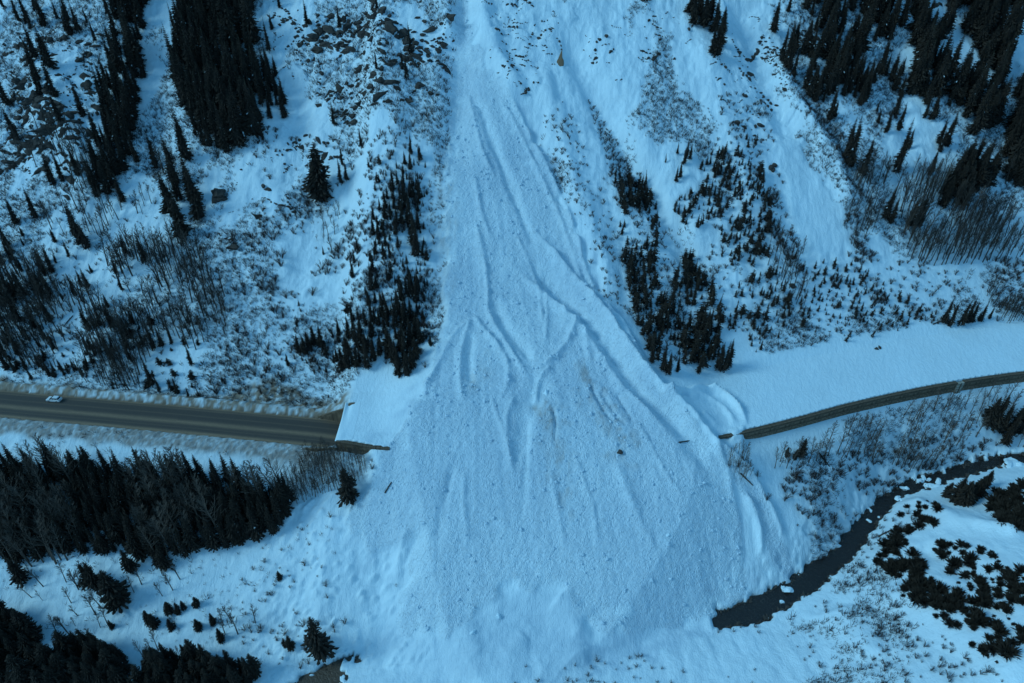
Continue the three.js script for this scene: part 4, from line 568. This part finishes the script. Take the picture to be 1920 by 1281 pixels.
{
  const T = [bareTree(61, 10), bareTree(62, 10, { pale: 0.1 }), bareTree(63, 10, { stems: 2 }), bareTree(64, 10, { pale: 2.4, branches: 24 }), bareTree(65, 10, { from: 0.5 })]; T.forEach((p) => (p.H = 10));
  const bare = grow(BARE, 601, () => 1.3, 0.35); for (const s of bare) if (s.key === 'f5' || s.key === 'h5') s.proto = T[3];
  plant(bare, T, { name: 'leafless_tree', category: 'leafless tree', most: 300, rest: 'leafless_trees', restLabel: 'smaller leafless trees among the others', lean: 0.1, texts: { a5: ['thin leafless tree on the slope above the highway', 'leafless trees above the highway'], b5: ['tall thin leafless tree leaning on the right hand slope', 'leafless trees on the right'], c5: ['thin leafless tree between shed wall and stream', 'leafless trees below the shed'], d5: ['leafless tree below the snow slide tongue on the right slope', 'leafless trees below the snow slide'], e5: ['thin leafless tree between conifers on the upper left', 'leafless trees at the upper left'], f5: ['grey leafless sapling in the thicket below the shed opening', 'thicket below the shed opening'], g5: ['thin leafless tree on the lower left clearing', 'leafless trees on the clearing'], h5: ['leafless tree standing inside the dark forest below the highway', 'leafless trees in the dark forest'], i5: ['leafless tree right of the snow slide tongue', 'leafless trees right of the slide'], j5: ['bushy leafless tree on open snow left of the avalanche', 'bushy leafless trees on open snow'] } });
  const S = [scrub(71, 2), scrub(72, 2), scrub(73, 2)].map((g) => ({ crown: g, H: 2 }));
  plant(grow(SCRUB, 701, () => 0.9, 0.8), S, { name: 'leafless_shrub', category: 'shrub', most: 300, rest: 'leafless_shrubs', restLabel: 'small leafless shrubs sticking out of the snow', lean: 0.12, texts: { a6: ['leafless shrub on the bright slope left of the avalanche', 'shrubs on the left slope'], b6: ['leafless shrub on the rib beside the avalanche', 'shrubs on the left rib'], c6: ['low leafless shrub on the bare rib right of the avalanche', 'shrubs on the bare rib'], d6: ['leafless shrub among young conifers on the right slope', 'shrubs on the right slope'], e6: ['leafless shrub on the bank between shed and stream', 'shrubs between shed and stream'], f6: ['low leafless shrub on the near bank at the bottom right', 'shrubs on the near bank'], g6: ['leafless shrub sticking out of the avalanche edge', 'shrubs at the debris edge'], h6: ['leafless shrub on the smooth lower left snow', 'shrubs on the lower left snow'], i6: ['leafless shrub under the trees on the left slope', 'shrubs on the wooded left slope'] } });
}
// ---------- rocks ----------
const rockMat = new THREE.MeshStandardMaterial({ vertexColors: true, roughness: 0.95 });
function rock(seed, capped = false) { let g = mergeVertices(new THREE.IcosahedronGeometry(1, capped ? 2 : 1).deleteAttribute('uv').deleteAttribute('normal')); const a = g.attributes.position; for (let i = 0; i < a.count; i++) { const x = a.getX(i), y = a.getY(i), z = a.getZ(i), q = 1 + (capped ? 0.42 : 0.65) * noise(x * 1.6 + seed, y * 1.6 + z, seed) + 0.3 * noise(x * 3 + z, y * 3 - seed, seed + 3); a.setXYZ(i, Math.round(x * q * 5) / 5 * 0.7 + x * q * 0.3, y * q * 0.8, z * q * 0.8); } g = g.toNonIndexed(); g.computeVertexNormals(); const c = [], n = g.attributes.normal; for (let i = 0; i < n.count; i += 3) { const t = 0.7 + 0.6 * hash2(i, seed, 5), snow = capped && n.getY(i) > 0.15; for (let q = 0; q < 3; q++) c.push(...(snow ? [0.79, 0.87, 0.91] : [0.062 * t, 0.045 * t, 0.036 * t])); } g.setAttribute('color', new THREE.Float32BufferAttribute(c, 3)); return g; }
{
  const G = [1, 2, 3, 4, 5].map((s) => rock(s)), R = rng(808), texts = { a7: ['dark rock poking out of the snow left of the gully top', 'rocks left of the gully'], b7: ['dark rock in the ledges at the top left', 'rocks at the top left'], c7: ['small dark stone in the speckled cliff beside the gully', 'stones beside the gully'], d7: ['dark rock at the top edge right of the gully', 'rocks at the top edge'], e7: ['dark rock along the edge of the narrow snow slide', 'rocks along the snow slide'], f7: ['dark rock on the open snow of the left slope', 'rocks on the left slope'], g7: ['dark rock between gully and snow slide on the right', 'rocks on the right slope'], h7: ['dark rock between the top right tree clumps', 'rocks at the top right'] };
  const list = ROCKS.flatMap(([key, poly, n, a, b], i) => { const r = rng(811 + i), out = []; for (const [x, z] of scatter(poly, n, 821 + i * 7, 1.2, 0.9)) { const m = 1 + Math.floor(7 * r() * r() + 1.5 * r()), big = lerp(a, b, Math.pow(r(), 1.7)); let px = x, pz = z, dir = (r() - 0.5) * 1.6; for (let q = 0; q < m; q++) { const sz = big * (0.45 + 0.75 * r()); if (bil(DEB, px, pz) < 0.3) out.push({ x: px, z: pz, key, s: sz }); dir += (r() - 0.5) * 1.3; px += Math.cos(dir) * sz * (1.0 + 1.1 * r()); pz += Math.sin(dir) * sz * (0.9 + 0.9 * r()); } } return out; }).sort((a, b) => b.s - a.s);
  const place = (o, s) => { o.position.set(s.x, ground(s.x, s.z) - 0.1 * s.s, s.z); o.rotation.set(-0.25 + 0.7 * (R() - 0.5), (R() - 0.5) * 1.6, (R() - 0.5) * 1.3, 'YXZ'); o.scale.set(s.s * (0.5 + 0.9 * R()), s.s * (0.3 + 0.45 * R()), s.s * (0.3 + 0.35 * R())); };
  const part6 = (s) => { const p = ROCKS.filter((q) => q[0] === s.key).flatMap((q) => q[1]), b = bounds(p), u = (s.x - b[0]) / (b[1] - b[0]), v = (s.z - b[2]) / (b[3] - b[2]); return `${v < 0.5 ? 'upper' : 'lower'} ${u < 0.33 ? 'left' : u < 0.67 ? 'middle' : 'right'} part`; };
  list.slice(0, 300).forEach((s) => { const o = put(new THREE.Mesh(G[R() * 5 | 0], rockMat), 'rock'); place(o, s); tag(o, `${texts[s.key][0]}, ${part6(s)}`, 'rock', `${texts[s.key][1]}, ${part6(s)}`); });
  const rest = list.slice(300), im = new THREE.InstancedMesh(G[0], rockMat, rest.length), d = new THREE.Object3D(); rest.forEach((s, i) => { place(d, s); d.updateMatrix(); im.setMatrixAt(i, d.matrix); }); put(im, 'small_stones'); im.userData.kind = 'stuff'; tag(im, 'small dark stones scattered over the snowy cliffs', 'stones'); console.log('rocks', list.length);
  const BT = ['dark boulder lying on the avalanche above its brown streaks', 'snow block at the crossing of two avalanche ridges', 'small snow block left of the ridge crossing', 'small block on the upper left fan', 'block low on the right of the fan', 'block on the smooth run-up at the bottom', 'block at the lower left of the run-up', 'lone boulder on the right slope below the snow slide', 'largest dark boulder on the left slope', 'boulder touching the largest dark one uphill', 'boulder touching the largest dark one downhill', 'dark boulder on bright snow of the left slope', 'boulder on the bench above the shed', 'smaller boulder on the bench above the shed', 'boulder at the left edge of the snow slide', 'smaller boulder above the one at the slide edge', 'brown earth patch on the rib right of the gully'];
  const icy = new THREE.MeshStandardMaterial({ color: rgb(0.78, 0.86, 0.9), roughness: 0.9 }), earth = new THREE.MeshStandardMaterial({ color: rgb(0.20, 0.12, 0.07), roughness: 1 });
  SPOTS.boulders.forEach(([x, z, s], i) => { const snowy = i > 0 && i < 7, last = i === 16, o = put(new THREE.Mesh(G[i % 5], snowy ? icy : last ? earth : rockMat), snowy ? 'snow_block' : last ? 'earth_patch' : 'boulder'); o.position.set(x, ground(x, z) + (last ? -0.3 : 0.15 * s), z); o.rotation.set(0.3, i * 1.7, 0.2); o.scale.set(s, s * 0.6, s * 0.7); if (last) { o.rotation.set(-0.61, 0.25, 0, 'YXZ'); o.rotation.set(0.61, -0.25, 0, 'YXZ'); o.scale.set(1.7, 0.5, 5.4); } tag(o, BT[i], snowy ? 'snow block' : last ? 'earth' : 'boulder'); });
  const C = [11, 12, 13].map((s) => rock(s, true));
  SPOTS.stream_stones.forEach(([x, z, s], i) => { const o = put(new THREE.Mesh(C[i % 3], rockMat), 'stream_stone'); o.position.set(x, streamY(x) - 0.1, z); o.rotation.y = i * 1.3; o.scale.set(s, s * 0.65, s * 0.8); tag(o, i === 10 ? 'broad snow capped stone in the stream at the right edge' : i === 16 ? 'snow capped stone in the brown pool at the bottom' : i < 2 || i === 12 ? 'snow capped stone where the stream meets the avalanche' : 'snow capped stone in the bend of the dark stream', 'stone', i === 10 || i === 16 ? undefined : i < 2 || i === 12 ? 'stones beside the avalanche foot' : 'stones in the stream bend'); });
  { // dark stones along the waterline
    const r = rng(931), pts = []; let guard = 0; while (pts.length < 420 && guard++ < 60000) { const x = r() < 0.12 ? lerp(-60, -42, r()) : lerp(56, 178, r()), sl = (streamZ(x + 1) - streamZ(x - 1)) / 2, L = Math.hypot(1, sl), o = (r() < 0.5 ? -1 : 1) * (1.5 + 4.5 * r()), px = x - sl / L * o, pz = streamZ(x) + o / L, y = ground(px, pz) - streamY(px); if (y < -0.75 || y > 0.05) continue; pts.push([px, Math.max(ground(px, pz), streamY(px) - 0.25), pz, 0.25 + 0.55 * r() * r()]); }
    const im3 = new THREE.InstancedMesh(G[1], rockMat, pts.length), dd = new THREE.Object3D(); pts.forEach(([x, y, z, s], i) => { dd.position.set(x, y + 0.1 * s, z); dd.rotation.set(r(), r() * 6, r()); dd.scale.set(s * 1.3, s * 0.7, s); dd.updateMatrix(); im3.setMatrixAt(i, dd.matrix); }); put(im3, 'stream_pebbles'); im3.userData.kind = 'stuff'; tag(im3, 'dark wet stones along the edges of the stream', 'stones'); }
  // chunks of snow on the debris
  { const r = rng(900), pts = []; const [x0, x1, z0, z1] = bounds(AREAS.debris); while (pts.length < 3000) { const x = lerp(x0, x1, r()), z = lerp(z0, z1, r()); if (bil(DEB, x, z) < 0.6 || bil(SMOOTH, x, z) > 0.3) continue; if (r() > 0.35 + 0.9 * fbm(x / 14, z / 14, 903, 3)) continue; pts.push([x, z, 0.12 + 0.55 * Math.pow(r(), 7)]); }
    const lump = new THREE.MeshStandardMaterial({ color: rgb(0.60, 0.69, 0.76), roughness: 0.95 }), im2 = new THREE.InstancedMesh(G[2], lump, pts.length), dd = new THREE.Object3D(); pts.forEach(([x, z, s], i) => { dd.position.set(x, ground(x, z) + s * 0.2, z); dd.rotation.set(r() * 6, r() * 6, r() * 6); dd.scale.setScalar(s); dd.updateMatrix(); im2.setMatrixAt(i, dd.matrix); }); put(im2, 'snow_chunks'); im2.userData.kind = 'stuff'; tag(im2, 'loose lumps of snow strewn over the avalanche', 'snow chunks'); }
}
// ---------- stalks and twigs through the snow ----------
{
  const s = Soup(), r = rng(950); for (let i = 0; i < 7; i++) { const a = r() * 6.28, l = 0.35 + 0.5 * r(), t = 0.7 + 0.7 * r(), k = [0.052 * t, 0.033 * t, 0.027 * t]; stick(s, [Math.cos(a) * 0.12, -0.15, Math.sin(a) * 0.12], [Math.cos(a) * (0.15 + l * 0.6), l, Math.sin(a) * (0.15 + l * 0.6)], 0.042, 0.02, k); }
  const g = s.geo(), pts = []; let guard = 0;
  while (pts.length < 58000 && guard++ < 900000) { const x = lerp(-235, 235, r()), z = lerp(-350, -66, r()); if (!clear(x, z)) continue; const up = z < footZ(x), c = fbm(x / 19, z / 24, 955, 4), lo = up ? (x < -20 ? (z < -225 ? -0.10 : -0.04) : x < 115 ? (z < -232 ? 0.24 : 0.13) : 0.04) : 0.24; if (c < lo + 0.16 * (r() - 0.35)) continue; if (bil(RUNUP, x, z) > 0.3) continue; if (!up && x < -20 && r() > 0.10) continue; if (x > PORTAL && z > footZ(x) - 4 && z < wallZ(x) + 2) continue; pts.push([x, z, 0.6 + 1.5 * r() * r()]); }
  const im = new THREE.InstancedMesh(g, leafMat, pts.length), d = new THREE.Object3D(); pts.forEach(([x, z, k], i) => { d.position.set(x, ground(x, z), z); d.rotation.set(0.35 * r(), r() * 6.28, (r() - 0.5) * 0.4); d.scale.setScalar(k); d.updateMatrix(); im.setMatrixAt(i, d.matrix); }); put(im, 'dry_stalks'); im.userData.kind = 'stuff'; tag(im, 'dry stalks and twigs sticking out of the snow', 'dry stalks');
}
// ---------- fallen logs ----------
{
  const L = ['short dark log lying across the right avalanche channel', 'log on the snow left of the fan', 'log at the outer edge of the right lobe', 'log on the spur by the stream', 'upright broken log above the bench', 'short log at the foot of the right slope', 'fallen trunk among leafless trees on the left', 'fallen trunk below the shed wall on the right', 'leaning dead trunk on the left slope', 'thin fallen trunk on the left slope right of the others'], R = rng(77);
  SPOTS.logs.forEach(([x, z, a], i) => { const s = Soup(), n = 3.5 + 2.5 * R(); stick(s, [-n / 2, 0, 0], [n / 2, 0.1, 0], 0.24, 0.14, [0.06, 0.043, 0.033], 7); stick(s, [0, 0.1, 0], [n * 0.2, 0.7, 0.3], 0.07, 0.03, [0.06, 0.043, 0.033], 4); const o = put(new THREE.Mesh(s.geo(), barkMat), 'fallen_log'); o.position.set(x, ground(x, z) + 0.15, z); const gx = (ground(x + Math.cos(a), z - Math.sin(a)) - ground(x - Math.cos(a), z + Math.sin(a))) / 2; o.rotation.set(0, a, Math.atan(gx), 'YZX'); tag(o, L[i], 'log'); });
}
// ---------- the white car ----------
{
  const car = put(new THREE.Group(), 'car'); tag(car, 'white estate car driving left on the highway', 'car');
  const white = new THREE.MeshPhysicalMaterial({ color: rgb(0.82, 0.82, 0.82), roughness: 0.35, clearcoat: 0.6 }), glass = new THREE.MeshStandardMaterial({ color: rgb(0.015, 0.015, 0.018), roughness: 0.12 }), black = new THREE.MeshStandardMaterial({ color: rgb(0.02, 0.02, 0.02), roughness: 0.7 }), metal = new THREE.MeshStandardMaterial({ color: rgb(0.4, 0.4, 0.4), roughness: 0.4, metalness: 0.8 }), red = new THREE.MeshStandardMaterial({ color: rgb(0.35, 0.02, 0.02), roughness: 0.3 }), lens = new THREE.MeshStandardMaterial({ color: rgb(0.7, 0.72, 0.74), roughness: 0.2 });
  const ext = (pts, w, bev) => { const s = new THREE.Shape(pts.map(([x, y]) => new THREE.Vector2(x, y))), g = new THREE.ExtrudeGeometry(s, { depth: w - 2 * bev, bevelEnabled: true, bevelSize: bev, bevelThickness: bev, bevelSegments: 3, curveSegments: 4 }); g.translate(0, 0, -(w - 2 * bev) / 2); return g; };
  // x: front is -x
  const body = part(car, 'body', ext([[-2.28, 0.42], [-2.3, 0.72], [-2.15, 0.9], [-1.15, 1.02], [2.2, 1.08], [2.3, 0.9], [2.3, 0.42], [1.75, 0.32], [-1.85, 0.32]], 1.82, 0.08), white);
  const cabin = part(car, 'cabin', ext([[-1.15, 1.0], [-0.45, 1.52], [0.1, 1.6], [1.6, 1.58], [2.1, 1.05]], 1.6, 0.1), glass);
  part(car, 'roof', ext([[-0.5, 1.56], [0.1, 1.655], [1.65, 1.63], [1.72, 1.56], [0.1, 1.58]], 1.5, 0.06), white);
  for (const s of [-1, 1]) for (const x of [-0.02, 0.85, 1.7]) part(cabin, 'pillar', ((g) => (g.rotateZ(x > 1.5 ? 0.35 : 0.1), g.translate(x, 1.3, s * 0.8), g))(new THREE.BoxGeometry(0.09, 0.55, 0.06)), white);
  for (const s of [-1, 1]) for (const x of [-1.42, 1.42]) { const w = part(car, 'wheel', ((g) => (g.rotateX(Math.PI / 2), g.translate(x, 0.34, s * 0.82), g))(new THREE.CylinderGeometry(0.34, 0.34, 0.24, 20)), black); part(w, 'rim', ((g) => (g.rotateX(Math.PI / 2), g.translate(x, 0.34, s * 0.84), g))(new THREE.CylinderGeometry(0.21, 0.21, 0.24, 14)), metal); }
  for (const s of [-1, 1]) { part(car, 'headlight', ((g) => (g.translate(-2.24, 0.78, s * 0.65), g))(new THREE.BoxGeometry(0.16, 0.16, 0.36)), lens); part(car, 'tail_light', ((g) => (g.translate(2.31, 0.86, s * 0.74), g))(new THREE.BoxGeometry(0.1, 0.28, 0.2)), red); part(car, 'mirror', ((g) => (g.translate(-0.75, 1.1, s * 0.98), g))(new THREE.BoxGeometry(0.12, 0.13, 0.2)), black); part(car, 'roof_rail', ((g) => (g.translate(0.8, 1.72, s * 0.62), g))(new THREE.BoxGeometry(1.7, 0.05, 0.05)), metal); part(car, 'door', ((g) => (g.translate(0.05, 0.72, s * 0.913), g))(new THREE.BoxGeometry(1.0, 0.5, 0.02)), white); part(car, 'door', ((g) => (g.translate(0.98, 0.72, s * 0.913), g))(new THREE.BoxGeometry(0.8, 0.5, 0.02)), white); }
  const [cx, cz] = SPOTS.car[0]; car.position.set(cx, 0.07, cz); car.rotation.y = -Math.atan((roadZ(cx + 1) - roadZ(cx - 1)) / 2);
}
renderer.render(scene, camera);
